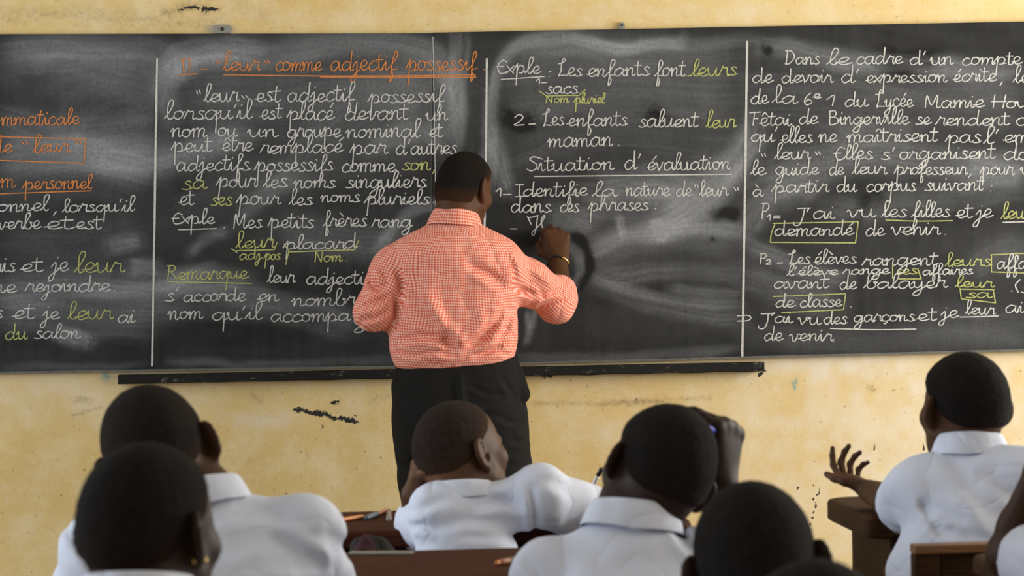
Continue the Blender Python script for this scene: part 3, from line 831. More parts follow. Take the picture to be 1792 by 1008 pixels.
# each written line: board, pieces (text, x0, x1, base line, x-height, colour)
LINES = [
    (L_, 'mmaticale.', [('mmaticale', 2, 138, 219, 14, 'o'), ('.', 143, 150, 218, 14, 'o')]),
    (L_, 'box', [('de', -16, 21, 266, 14, 'o'), ('"', 34, 50, 272, 14, 'o'), ('leur', 58, 120, 267, 14.5, 'o'), ('"', 128, 145, 272, 14, 'o')]),
    (L_, 'nom personnel', [('nom', -34, 26, 329, 14, 'o'), ('personnel', 42, 160, 331, 13, 'o')]),
    (L_, '', [('personnel', -78, 84, 371, 12.5, 'w'), (',', 92, 104, 371, 12, 'w'), ("lorsqu'il", 110, 234, 371, 12, 'w')]),
    (L_, '', [('verbe', -4, 70, 401, 13, 'w'), ('et', 80, 127, 401, 13, 'w'), ('est', 132, 176, 401, 13, 'w')]),
    (L_, '', [('vais', -30, 26, 476, 14, 'w'), ('et', 36, 74, 475, 14, 'w'), ('je', 90, 119, 474, 15, 'w'), ('leur', 131, 214, 477, 16.5, 'y')]),
    (L_, '', [('me', -24, 28, 512, 13, 'w'), ('rejoindre', 45, 192, 511, 13.5, 'w'), ('.', 198, 204, 509, 13, 'w')]),
    (L_, '', [('s', -8, 4, 557, 13, 'w'), ('et', 22, 59, 558, 14, 'w'), ('je', 75, 103, 558, 14, 'w'), ('leur', 119, 195, 559, 15, 'y'), ('ai', 205, 236, 565, 14, 'w')]),
    (L_, '', [('du', 8, 47, 594, 13, 'y'), ('salon', 60, 139, 593, 13, 'w'), ('.', 157, 163, 592, 13, 'w')]),
    # second column
    (L_, 'title', [('-', 351, 363, 127, 14, 'o'), ('"', 374, 386, 128, 14, 'o'), ('leur', 390, 454, 124, 16, 'o'), ('"', 459, 473, 131, 14, 'o'), ('comme', 481, 562, 124, 15, 'o'), ('adjectif', 577, 692, 124, 16, 'o'), ('possessif', 712, 832, 124, 16, 'o'), ('.', 844, 850, 123, 14, 'o')]),
    (L_, '', [('"', 340, 351, 184, 14, 'w'), ('leur', 357, 416, 178, 15, 'w'), ('"', 420, 437, 187, 12, 'w'), ('est', 447, 489, 178, 15, 'w'), ('adjectif', 502, 618, 178, 15, 'w'), ('possessif', 646, 776, 180, 14.5, 'w')]),
    (L_, '', [("lorsqu'il", 289, 440, 209, 15, 'w'), ('est', 456, 492, 208, 15, 'w'), ('placé', 504, 584, 210, 15, 'w'), ('devant', 602, 713, 210, 15, 'w'), ('un', 746, 783, 211, 14, 'w')]),
    (L_, '', [('nom', 299, 361, 240, 14.5, 'w'), ('ou', 380, 414, 239, 14.5, 'w'), ('un', 434, 485, 240, 14, 'w'), ('groupe', 502, 596, 240, 14, 'w'), ('nominal', 606, 734, 241, 14.5, 'w'), ('et', 750, 774, 240, 14, 'w')]),
    (L_, '', [('peut', 302, 370, 266, 14, 'w'), ('être', 388, 441, 264, 14, 'w'), ('remplacé', 456, 599, 268, 14, 'w'), ('par', 614, 676, 270, 14.5, 'w'), ("d'autres", 692, 799, 270, 14.5, 'w')]),
    (L_, '', [('adjectifs', 307, 437, 299, 14, 'w'), ('possessifs', 448, 582, 300, 14, 'w'), ('comme', 597, 691, 301, 14, 'w'), ('son', 703, 752, 298, 13, 'y'), (',', 756, 766, 299, 12, 'y')]),
    (L_, '', [('sa', 318, 361, 331, 15, 'y'), ('pour', 381, 448, 328, 14.5, 'w'), ('les', 461, 503, 328, 14, 'w'), ('noms', 514, 586, 329, 13, 'w'), ('singuliers', 605, 746, 329, 14, 'w')]),
    (L_, '', [('et', 313, 339, 359, 14, 'w'), ('ses', 368, 406, 360, 14, 'y'), ('pour', 416, 489, 358, 13.5, 'w'), ('les', 507, 546, 359, 13, 'w'), ('noms', 561, 629, 354, 12, 'w'), ('pluriels', 640, 751, 358, 13, 'w'), ('.', 756, 762, 355, 12, 'w')]),
    (L_, 'exple', [('Exple', 301, 375, 392, 12, 'w'), ('.', 389, 396, 399, 12, 'w'), ('Mes', 408, 458, 399, 13, 'w'), ('petits', 471, 549, 399, 13.5, 'w'), ('frères', 566, 641, 397, 13, 'w'), ('rang', 651, 720, 398, 12.5, 'w')]),
    (L_, 'leurpl', [('leur', 414, 479, 434, 13.5, 'y'), ('placard', 498, 624, 436, 12, 'w')]),
    (L_, '', [('adj', 418, 457, 454, 9.5, 'y'), ('pos', 463, 490, 454, 9.5, 'y'), ('Nom', 550, 598, 458, 10, 'y'), ('.', 603, 609, 457, 9, 'y')]),
    (L_, 'rem', [('Remarque', 292, 433, 489, 12.5, 'y'), ('leur', 469, 515, 495, 13, 'w'), ('adjectif', 535, 650, 498, 13, 'w')]),
    (L_, '', [("s'", 288, 314, 527, 13, 'w'), ('accorde', 320, 429, 528, 12.5, 'w'), ('en', 451, 487, 527, 12.5, 'w'), ('nombre', 511, 640, 535, 13, 'w')]),
    (L_, '', [('nom', 295, 354, 559, 14, 'w'), ("qu'il", 370, 457, 560, 13.5, 'w'), ('accompa', 473, 612, 563, 13, 'w'), ('gne', 618, 690, 567, 13, 'w')]),
    # third column
    (R_, 'ex3', [('Exple', 869, 945, 129, 14, 'w'), (':', 956, 966, 135, 13, 'w'), ('Les', 976, 1018, 133, 14, 'w'), ('enfants', 1028, 1136, 134, 14.5, 'w'), ('font', 1146, 1198, 134, 14, 'w'), ('leurs', 1210, 1289, 133, 14, 'y')]),
    (R_, 'sacs', [('1-', 938, 958, 147, 6, 'w'), ('sacs', 955, 1011, 164, 12.5, 'w')]),
    (R_, '', [('Nom', 955, 995, 180, 7.5, 'y'), ('pluriel', 1006, 1058, 181, 8.5, 'y')]),
    (R_, '', [('2', 898, 917, 220, 11, 'w'), ('-', 925, 938, 222, 11, 'w'), ('Les', 950, 986, 220, 13.5, 'w'), ('enfants', 993, 1097, 221, 14, 'w'), ('saluent', 1117, 1221, 223, 14, 'w'), ('leur', 1236, 1286, 223, 13.5, 'y')]),
    (R_, '', [('maman', 958, 1071, 257, 14.5, 'w'), ('.', 1080, 1086, 255, 13, 'w')]),
    (R_, 'sit', [('Situation', 921, 1073, 299, 14, 'w'), ("d'", 1092, 1122, 297, 15, 'w'), ('évaluation', 1132, 1277, 298, 14, 'w')]),
    (R_, '', [('1-', 868, 897, 344, 10, 'w'), ('Identifie', 902, 1028, 344, 13, 'w'), ('la', 1038, 1078, 344, 12.5, 'w'), ('nature', 1094, 1171, 343, 13, 'w'), ('de', 1182, 1210, 343, 12.5, 'w'), ('"', 1212, 1223, 344, 13, 'w'), ('leur', 1224, 1272, 343, 13, 'w'), ('"', 1281, 1294, 349, 12, 'w')]),
    (R_, '', [('dans', 893, 963, 372, 13.5, 'w'), ('ces', 979, 1013, 371, 13, 'w'), ('phrases', 1031, 1134, 369, 13, 'w'), (':', 1142, 1152, 367, 13, 'w')]),
    (R_, 'il', []),
    # fourth column
    (R_, '', [('Dans', 1373, 1434, 113, 12.5, 'w'), ('le', 1447, 1488, 113, 13.5, 'w'), ('cadre', 1497, 1578, 112, 13.5, 'w'), ("d'", 1591, 1620, 113, 13, 'w'), ('un', 1628, 1668, 113, 13, 'w'), ('compte', 1682, 1787, 114, 13, 'w')]),
    (R_, '', [('de', 1315, 1352, 145, 13, 'w'), ('devoir', 1367, 1456, 145, 13, 'w'), ("d'", 1471, 1502, 145, 14, 'w'), ('expression', 1515, 1656, 145, 12.5, 'w'), ('écrite', 1668, 1742, 143, 13, 'w'), (',', 1748, 1758, 145, 13, 'w'), ('les', 1774, 1816, 145, 14, 'w')]),
    (R_, '', [('de', 1313, 1344, 182, 13.5, 'w'), ('la', 1353, 1393, 181, 14, 'w'), ('6', 1406, 1420, 184, 12, 'w'), ('e', 1423, 1436, 172, 8, 'w'), ('1', 1446, 1463, 185, 12, 'w'), ('du', 1477, 1518, 186, 13, 'w'), ('Lycée', 1533, 1597, 187, 13.5, 'w'), ('Mamie', 1617, 1721, 189, 12.5, 'w'), ('Hou', 1735, 1800, 189, 12, 'w')]),
    (R_, '', [('Fêtai', 1314, 1384, 220, 13, 'w'), ('de', 1397, 1430, 217, 13.5, 'w'), ('Bingerville', 1450, 1590, 218, 12.5, 'w'), ('se', 1602, 1628, 218, 13, 'w'), ('rendent', 1638, 1766, 220, 13, 'w'), ('ce', 1777, 1812, 219, 13, 'w')]),
    (R_, '', [("qu'", 1313, 1362, 248, 13, 'w'), ('elles', 1367, 1421, 250, 13, 'w'), ('ne', 1433, 1464, 249, 14, 'w'), ('maîtrisent', 1482, 1640, 249, 13, 'w'), ('pas', 1657, 1716, 250, 13, 'w'), ("l'", 1722, 1750, 251, 14, 'w'), ('em', 1757, 1802, 249, 13, 'w')]),
    (R_, '', [('"', 1329, 1342, 290, 12, 'w'), ('leur', 1356, 1416, 279, 13, 'w'), ('"', 1424, 1438, 287, 12, 'w'), ('.', 1438, 1444, 275, 12, 'w'), ('Elles', 1460, 1527, 279, 13, 'w'), ("s'", 1541, 1566, 280, 13, 'w'), ('organisent', 1573, 1741, 279, 13, 'w'), ('do', 1755, 1802, 280, 13.5, 'w')]),
    (R_, '', [('le', 1314, 1339, 306, 12.5, 'w'), ('guide', 1356, 1431, 306, 12.5, 'w'), ('de', 1450, 1476, 306, 13, 'w'), ('leur', 1492, 1550, 305, 13, 'w'), ('professeur', 1567, 1691, 306, 12.5, 'w'), (',', 1694, 1703, 306, 12, 'w'), ('pour', 1717, 1773, 306, 12.5, 'w'), ('u', 1786, 1806, 305, 12.5, 'w')]),
    (R_, '', [('à', 1316, 1334, 343, 11, 'w'), ('partir', 1353, 1448, 337, 12.5, 'w'), ('du', 1463, 1498, 336, 13, 'w'), ('corpus', 1515, 1602, 335, 12.5, 'w'), ('suivant', 1618, 1720, 334, 13, 'w'), (':', 1730, 1738, 336, 12, 'w')]),
    (R_, '', [('P', 1330, 1344, 384, 15, 'w'), ('1', 1342, 1350, 385, 6, 'w'), ('=', 1353, 1366, 384, 10, 'w'), ("J'", 1388, 1418, 386, 12, 'w'), ('ai', 1421, 1460, 383, 12.5, 'w'), ('vu', 1482, 1531, 380, 13, 'w'), ('les', 1544, 1586, 380, 13, 'w'), ('filles', 1596, 1662, 380, 13, 'w'), ('et', 1673, 1701, 381, 13, 'w'), ('je', 1708, 1736, 381, 14, 'w'), ('leur', 1753, 1806, 383, 13, 'y')]),
    (R_, 'dem', [('demandé', 1354, 1493, 413, 12.5, 'w'), ('de', 1514, 1547, 413, 12.5, 'w'), ('venir', 1560, 1643, 411, 13, 'w'), ('.', 1651, 1657, 411, 12, 'w')]),
    (R_, 'p2', [('P', 1328, 1341, 461, 10, 'w'), ('2', 1340, 1350, 463, 5, 'w'), ('-', 1359, 1371, 464, 9, 'w'), ('Les', 1380, 1417, 462, 12, 'w'), ('élèves', 1425, 1498, 462, 12, 'w'), ('rangent', 1509, 1640, 465, 12, 'w'), ('leurs', 1655, 1734, 466, 11.5, 'y'), ('affai', 1743, 1806, 471, 12, 'w')]),
    (R_, 'ses', [("l'élève", 1378, 1466, 482, 8.5, 'w'), ('range', 1475, 1556, 480, 8.5, 'w'), ('ses', 1566, 1604, 480, 9, 'y'), ('affaires', 1614, 1702, 481, 9, 'w')]),
    (R_, 'sa', [('avant', 1353, 1449, 505, 12, 'w'), ('de', 1468, 1498, 506, 12, 'w'), ('balayer', 1513, 1655, 505, 12, 'w'), ('leur', 1672, 1737, 503, 9, 'y'), ('.(', 1766, 1785, 510, 10, 'w'), ('s', 1787, 1800, 512, 10, 'w')]),
    (R_, 'cl', [('de', 1356, 1390, 538, 11.5, 'w'), ('classe', 1399, 1472, 537, 11.5, 'w'), ('.', 1486, 1492, 537, 12, 'w')]),
    (R_, 'fl', [("J'", 1326, 1356, 567, 11, 'w'), ('ai', 1354, 1386, 565, 11.5, 'w'), ('vu', 1395, 1436, 568, 12, 'w'), ('des', 1441, 1482, 567, 11.5, 'w'), ('garçons', 1493, 1600, 563, 11.5, 'w'), ('et', 1605, 1638, 561, 12, 'w'), ('je', 1647, 1676, 556, 12, 'w'), ('leur', 1690, 1740, 550, 11, 'w'), ('ai', 1758, 1792, 547, 12, 'w')]),
    (R_, '', [('de', 1336, 1369, 596, 12, 'w'), ('venir', 1382, 1456, 597, 12, 'w'), ('.', 1456, 1462, 598, 12, 'w')]),
]
A = lambda *p: np.array(p, float)
EXTRA = {   # underlines, boxes and brackets drawn with the line: colour -> straight strokes
    'box': {'o': [A((-20, 239), (150, 243)), A((150, 243), (147, 286)), A((147, 286), (-20, 280))]},
    'nom personnel': {'o': [A((-14, 340), (60, 337), (160, 334))]},
    'title': {'o': [A((320, 105), (322, 128)), A((332, 104), (331, 128)), A((316, 104), (338, 103)), A((313, 131), (345, 129)), A((391, 131), (600, 133), (832, 131)), A((560, 135), (833, 135))]},
    'exple': {'w': [A((312, 402), (380, 400))]},
    'leurpl': {'y': [A((405, 435), (415, 442)), A((413, 439), (480, 437)), A((480, 437), (485, 424)), A((497, 427), (507, 440)), A((505, 441), (620, 437)), A((620, 437), (628, 420)), A((505, 441), (500, 463))]},
    'rem': {'y': [A((292, 493), (440, 496))]},
    'ex3': {'w': [A((877, 139), (953, 134))], 'y': [A((1202, 133), (1210, 132))]},
    'sacs': {'y': [A((943, 159), (955, 167)), A((955, 168), (1013, 167)), A((1013, 167), (1024, 157))]},
    'sit': {'w': [A((935, 309), (1100, 307), (1280, 305))]},
    'il': {'w': [A((893, 400.5), (905, 400.5)), A((929, 392), (923, 378), (926, 381), (941, 377)), A((941, 377), (938, 400), (934, 412), (931, 407), (945, 393), (953, 380), (952, 377), (947, 386), (951, 405))]},
    'dem': {'y': [A((1353, 391), (1502, 388)), A((1502, 388), (1497, 425)), A((1497, 425), (1348, 424)), A((1356, 392), (1350, 408), (1348, 424))]},
    'p2': {'y': [A((1733, 446), (1800, 443)), A((1735, 446), (1735, 476)), A((1735, 476), (1800, 478))]},
    'ses': {'y': [A((1562, 464), (1562, 487)), A((1573, 488), (1612, 488)), A((1606, 470), (1612, 488))]},
    'sa': {'y': [A((1680, 505), (1682, 522)), A((1682, 523), (1742, 530)), A((1738, 507), (1742, 530)), A((1682, 506), (1740, 507))] + lay('sa', 1690, 1734, 521, 9)},
    'cl': {'y': [A((1353, 519), (1480, 514)), A((1480, 514), (1476, 542)), A((1476, 542), (1368, 547))]},
    'fl': {'w': [A((1453, 575), (1530, 577), (1603, 576)), A((1680, 555), (1747, 553)), A((1290, 553), (1308, 552), (1314, 556), (1308, 561), (1290, 562))]},
}
WORD = {'w': 'white_word', 'o': 'orange_word', 'y': 'yellow_word'}
STROKE = {'w': 'white_stroke', 'o': 'orange_stroke', 'y': 'yellow_stroke'}
for bo, key, pieces in LINES:
    words = []
    for txt, x0, x1, y, xh, c in pieces:
        s = lay(txt, x0, x1, y, xh)
        # stops, commas and quotation marks go with the word before them
        if txt in '.,:"-=' and words and words[-1][1] == c: words[-1][0].extend(s)
        else: words.append((s, c))
    for s, c in words: chalk(s, c, WORD[c], bo)
    for c, st in EXTRA.get(key, {}).items(): chalk(st, c, STROKE[c], bo)
chalk([A((1755, 389), (1800, 388))], 'w', 'white_stroke', R_)
chalk([A((1550, 385), (1610, 387), (1667, 386))], 'y', 'yellow_stroke', R_)
# the ruled lines between the columns
for bo, pts, w in ((L_, [(275, 103), (272, 280), (270, 420), (266, 640)], 3.6), (R_, [(852, 103), (850.5, 260), (848, 400), (846, 636)], 3.6), (R_, [(1307.5, 73), (1305, 250), (1302, 440), (1299, 624)], 3.9)):
    chalk([np.array(pts, float)], 'w', 'column_rule', bo, w)
chalk([A((757.6, 64), (760, 200), (762.5, 366))], 'w', 'column_rule', R_, 1.1)

# ------------------------------------------------------------------ figures: smooth distance fields turned into one skin
def axis_pts(lo, hi, h, fine=()):
    out = [lo]
    while out[-1] < hi:
        x = out[-1]; s = h
        for a, b, hf in fine:
            g = max(a - x, x - b, 0)
            s = min(s, hf + max(0, g - .01) * .35)
        out.append(x + s)
    return np.array(out, np.float64)


def V3(*a): return np.array(a, float)
def unit(v):
    v = np.asarray(v, float); return v / (np.linalg.norm(v) + 1e-12)


class Field:
    def __init__(s, lo, hi, h, fine=((), (), ())):
        s.ax = [axis_pts(lo[i], hi[i], h, fine[i]) for i in range(3)]
        s.D = np.full([len(a) for a in s.ax], .2, np.float32)

    def sl(s, lo, hi):
        r = []
        for i in range(3):
            a = np.searchsorted(s.ax[i], lo[i]); b = np.searchsorted(s.ax[i], hi[i])
            r.append(slice(max(0, a - 1), min(len(s.ax[i]), b + 1)))
        return tuple(r)

    def pts(s, q):
        return (s.ax[0][q[0]][:, None, None], s.ax[1][q[1]][None, :, None], s.ax[2][q[2]][None, None, :])

    def add(s, fn, lo, hi, k=.01, mode='add'):
        pad = k + .025
        q = s.sl(np.asarray(lo) - pad, np.asarray(hi) + pad)
        if any(z.stop <= z.start for z in q): return
        d = fn(*s.pts(q))
        o = s.D[q]
        if mode == 'add':
            h = np.maximum(k - np.abs(o - d), 0) / k
            s.D[q] = np.minimum(o, d) - h * h * k * .25
        else:
            d = -d
            h = np.maximum(k - np.abs(o - d), 0) / k
            s.D[q] = np.maximum(o, d) + h * h * k * .25

    def cone(s, a, b, ra, rb, k=.012, mode='add'):
        a, b = np.asarray(a, float), np.asarray(b, float)
        ab = b - a; L2 = ab @ ab + 1e-12; R = max(ra, rb)
        def fn(x, y, z):
            px, py, pz = x - a[0], y - a[1], z - a[2]
            h = np.clip((px * ab[0] + py * ab[1] + pz * ab[2]) / L2, 0, 1)
            return np.sqrt((px - h * ab[0]) ** 2 + (py - h * ab[1]) ** 2 + (pz - h * ab[2]) ** 2) - (ra + (rb - ra) * h)
        s.add(fn, np.minimum(a, b) - R, np.maximum(a, b) + R, k, mode)

    def chain(s, pts, rad, k=.01):
        for i in range(len(pts) - 1): s.cone(pts[i], pts[i + 1], rad[i], rad[i + 1], k)

    def ell(s, c, r, Rm=None, k=.012, mode='add'):
        """Rm: rows are the ellipsoid's own axes in world space"""
        c, r = np.asarray(c, float), np.asarray(r, float)
        Rm = np.eye(3) if Rm is None else np.asarray(Rm)
        def fn(x, y, z):
            p = [Rm[i, 0] * (x - c[0]) + Rm[i, 1] * (y - c[1]) + Rm[i, 2] * (z - c[2]) for i in range(3)]
            k0 = np.sqrt(sum((p[i] / r[i]) ** 2 for i in range(3))); k1 = np.sqrt(sum((p[i] / r[i] ** 2) ** 2 for i in range(3))) + 1e-9
            return k0 * (k0 - 1) / k1
        s.add(fn, c - r.max(), c + r.max(), k, mode)

    def loft(s, P0, P1, right, ts, A, B, ox=None, oy=None, pw=2.4, k=.02, cap=.04):
        P0, P1 = np.asarray(P0, float), np.asarray(P1, float)
        L = np.linalg.norm(P1 - P0); u = (P1 - P0) / L
        r = unit(right - u * (np.asarray(right) @ u)); f = np.cross(u, r)
        ox = [0] * len(ts) if ox is None else ox; oy = [0] * len(ts) if oy is None else oy
        fine = np.linspace(0, 1, 101)
        def sm(v):
            w = np.interp(fine, ts, v)
            for _ in range(3): w = np.convolve(np.pad(w, 2, 'edge'), np.ones(5) / 5, 'valid')
            return w
        A_, B_, ox_, oy_ = sm(A), sm(B), sm(ox), sm(oy)
        def fn(x, y, z):
            px, py, pz = x - P0[0], y - P0[1], z - P0[2]
            t = (px * u[0] + py * u[1] + pz * u[2]) / L
            tt = np.clip(t, 0, 1)
            X = px * r[0] + py * r[1] + pz * r[2] - np.interp(tt, fine, ox_)
            Y = px * f[0] + py * f[1] + pz * f[2] - np.interp(tt, fine, oy_)
            q = ((np.abs(X) / np.interp(tt, fine, A_)) ** pw + (np.abs(Y) / np.interp(tt, fine, B_)) ** pw) ** (1 / pw) + 1e-6
            d = np.sqrt(X * X + Y * Y) * (1 - 1 / q)
            e = np.maximum(-t, t - 1) * L
            h = np.maximum(cap - np.abs(d - e), 0) / cap
            return np.maximum(d, e) + h * h * cap * .25
        m = max(max(A), max(B)) + .05
        s.add(fn, np.minimum(P0, P1) - m, np.maximum(P0, P1) + m, k)

    def plane(s, p, n, k=.004):
        """cut away everything on the side n points to"""
        p, n = np.asarray(p, float), unit(n)
        x, y, z = s.pts((slice(None),) * 3)
        d = (x - p[0]) * n[0] + (y - p[1]) * n[1] + (z - p[2]) * n[2]
        h = np.maximum(k - np.abs(s.D - d), 0) / k
        s.D = (np.maximum(s.D, d) + h * h * k * .25).astype(np.float32)

    def fold(s, pts, w, depth, reach=.4):
        """a crease in the cloth of a back: ridge on one side, valley on the other of a line, run through front to back"""
        pts = [np.asarray(p, float) for p in pts]
        if len(pts) == 2: pts = [pts[0], (pts[0] + pts[1]) / 2, pts[1]]
        y0 = np.mean([p[1] for p in pts])
        pts = list(catmull(np.array(pts), 4))
        lo, hi = np.min(pts, 0) - 3.2 * w, np.max(pts, 0) + 3.2 * w
        lo[1], hi[1] = y0 - reach, y0 + reach
        q = s.sl(lo, hi)
        if any(z.stop <= z.start for z in q): return
        x, y, z = s.pts(q)
        x2, z2 = x[:, 0, :], z[0, :, :]
        best = None; tot = len(pts) - 1
        for i in range(tot):
            a, b = pts[i], pts[i + 1]; ax, az = b[0] - a[0], b[2] - a[2]; L2 = ax * ax + az * az + 1e-12; L = L2 ** .5
            px, pz = x2 - a[0], z2 - a[2]
            h = np.clip((px * ax + pz * az) / L2, 0, 1)
            dx, dz = px - h * ax, pz - h * az
            d2 = dx * dx + dz * dz
            sg = (dx * -az + dz * ax) / L
            run = (i + h) / tot
            if best is None: best, S, T = d2, sg, run
            else:
                m = d2 < best
                best = np.where(m, d2, best); S = np.where(m, sg, S); T = np.where(m, run, T)
        env = np.exp(-best / (w * w)) * np.clip(np.sin(np.pi * np.clip(T, 0, 1)), 0, 1) ** .6
        s.D[q] += (depth * env * (S / w * 1.3 + .35)).astype(np.float32)[:, None, :]

    def rough(s, amp, f, seed, stretch=(1, 1, 1)):
        r = np.random.default_rng(seed)
        x, y, z = s.pts((slice(None),) * 3)
        x, y, z = x * stretch[0], y * stretch[1], z * stretch[2]
        tot = 0
        for i in range(7):
            v = unit(r.normal(size=3)) * f * r.uniform(.6, 1.7) * 2 * math.pi
            ph = r.uniform(0, 6.28, 2)
            w2 = unit(r.normal(size=3)) * f * .4 * 2 * math.pi
            tot = tot + np.sin(x * v[0] + y * v[1] + z * v[2] + ph[0] + 1.2 * np.sin(x * w2[0] + y * w2[1] + z * w2[2] + ph[1]))
        s.D += (amp * tot / 3).astype(np.float32)

    def mesh(s):
        D = s.D
        neg = D < 0
        n = np.array(D.shape)
        c = [neg[i:n[0] - 1 + i, j:n[1] - 1 + j, k:n[2] - 1 + k] for i in (0, 1) for j in (0, 1) for k in (0, 1)]
        any_ = np.logical_or.reduce(c); all_ = np.logical_and.reduce(c)
        cells = np.argwhere(any_ & ~all_)
        ids = np.full(n - 1, -1, np.int32)
        ids[tuple(cells.T)] = np.arange(len(cells))
        pos = np.zeros((len(cells), 3)); cnt = np.zeros(len(cells))
        corners = np.array([(i, j, k) for i in (0, 1) for j in (0, 1) for k in (0, 1)])
        C = lambda q, a: s.ax[a][q[:, a]]
        for a in range(8):
            for b in range(a + 1, 8):
                if np.abs(corners[a] - corners[b]).sum() != 1: continue
                qa, qb = cells + corners[a], cells + corners[b]
                da, db = D[tuple(qa.T)].astype(float), D[tuple(qb.T)].astype(float)
                m = (da < 0) != (db < 0)
                t = np.where(m, da / np.where(m, da - db, 1), 0)
                pa = np.stack([C(qa, 0), C(qa, 1), C(qa, 2)], 1); pb = np.stack([C(qb, 0), C(qb, 1), C(qb, 2)], 1)
                pos += np.where(m[:, None], pa + (pb - pa) * t[:, None], 0); cnt += m
        pos /= np.maximum(cnt, 1)[:, None]
        F = []
        for a in range(3):
            o = [slice(1, -1)] * 3; o[a] = slice(0, -1)
            i0 = neg[tuple(o)]
            o2 = list(o); o2[a] = slice(1, None)
            i1 = neg[tuple(o2)]
            e = np.argwhere(i0 != i1)
            fl = i0[tuple(e.T)]
            e = e + np.array([0 if k == a else 1 for k in range(3)])
            b, c_ = (a + 1) % 3, (a + 2) % 3
            def cell(db, dc):
                q = e.copy(); q[:, b] += db; q[:, c_] += dc
                return ids[tuple(q.T)]
            quad = np.stack([cell(-1, -1), cell(0, -1), cell(0, 0), cell(-1, 0)], 1)
            quad[~fl] = quad[~fl][:, ::-1]
            F.append(quad)
        F = np.vstack(F)
        F = F[(F >= 0).all(1)]
        return pos, F


def relax(v, f, it=1, lam=.5):
    for _ in range(it):
        for l in (lam, -lam * .96):
            acc = np.zeros_like(v); c = np.zeros(len(v))
            for a, b in ((0, 1), (1, 2), (2, 3), (3, 0)):
                np.add.at(acc, f[:, a], v[f[:, b]]); np.add.at(acc, f[:, b], v[f[:, a]])
                np.add.at(c, f[:, a], 1); np.add.at(c, f[:, b], 1)
            v = v + l * (acc / np.maximum(c, 1)[:, None] - v)
    return v


def rot_frame(yaw=0, pitch=0, roll=0):
    """rows r, f, u of a head turned right (yaw), bowed (pitch) and tilted to its right (roll); degrees, 0 = facing the board"""
    y, p, r_ = map(math.radians, (yaw, pitch, roll))
    f = V3(math.sin(y), math.cos(y), 0); r = V3(math.cos(y), -math.sin(y), 0); u = V3(0, 0, 1)
    f, u = f * math.cos(p) - u * math.sin(p), u * math.cos(p) + f * math.sin(p)
    # roll in the picture plane: top of the head goes to +X
    c, s_ = math.cos(r_), math.sin(r_)
    R = np.array([[c, 0, s_], [0, 1, 0], [-s_, 0, c]])
    return np.stack([R @ r, R @ f, R @ u])


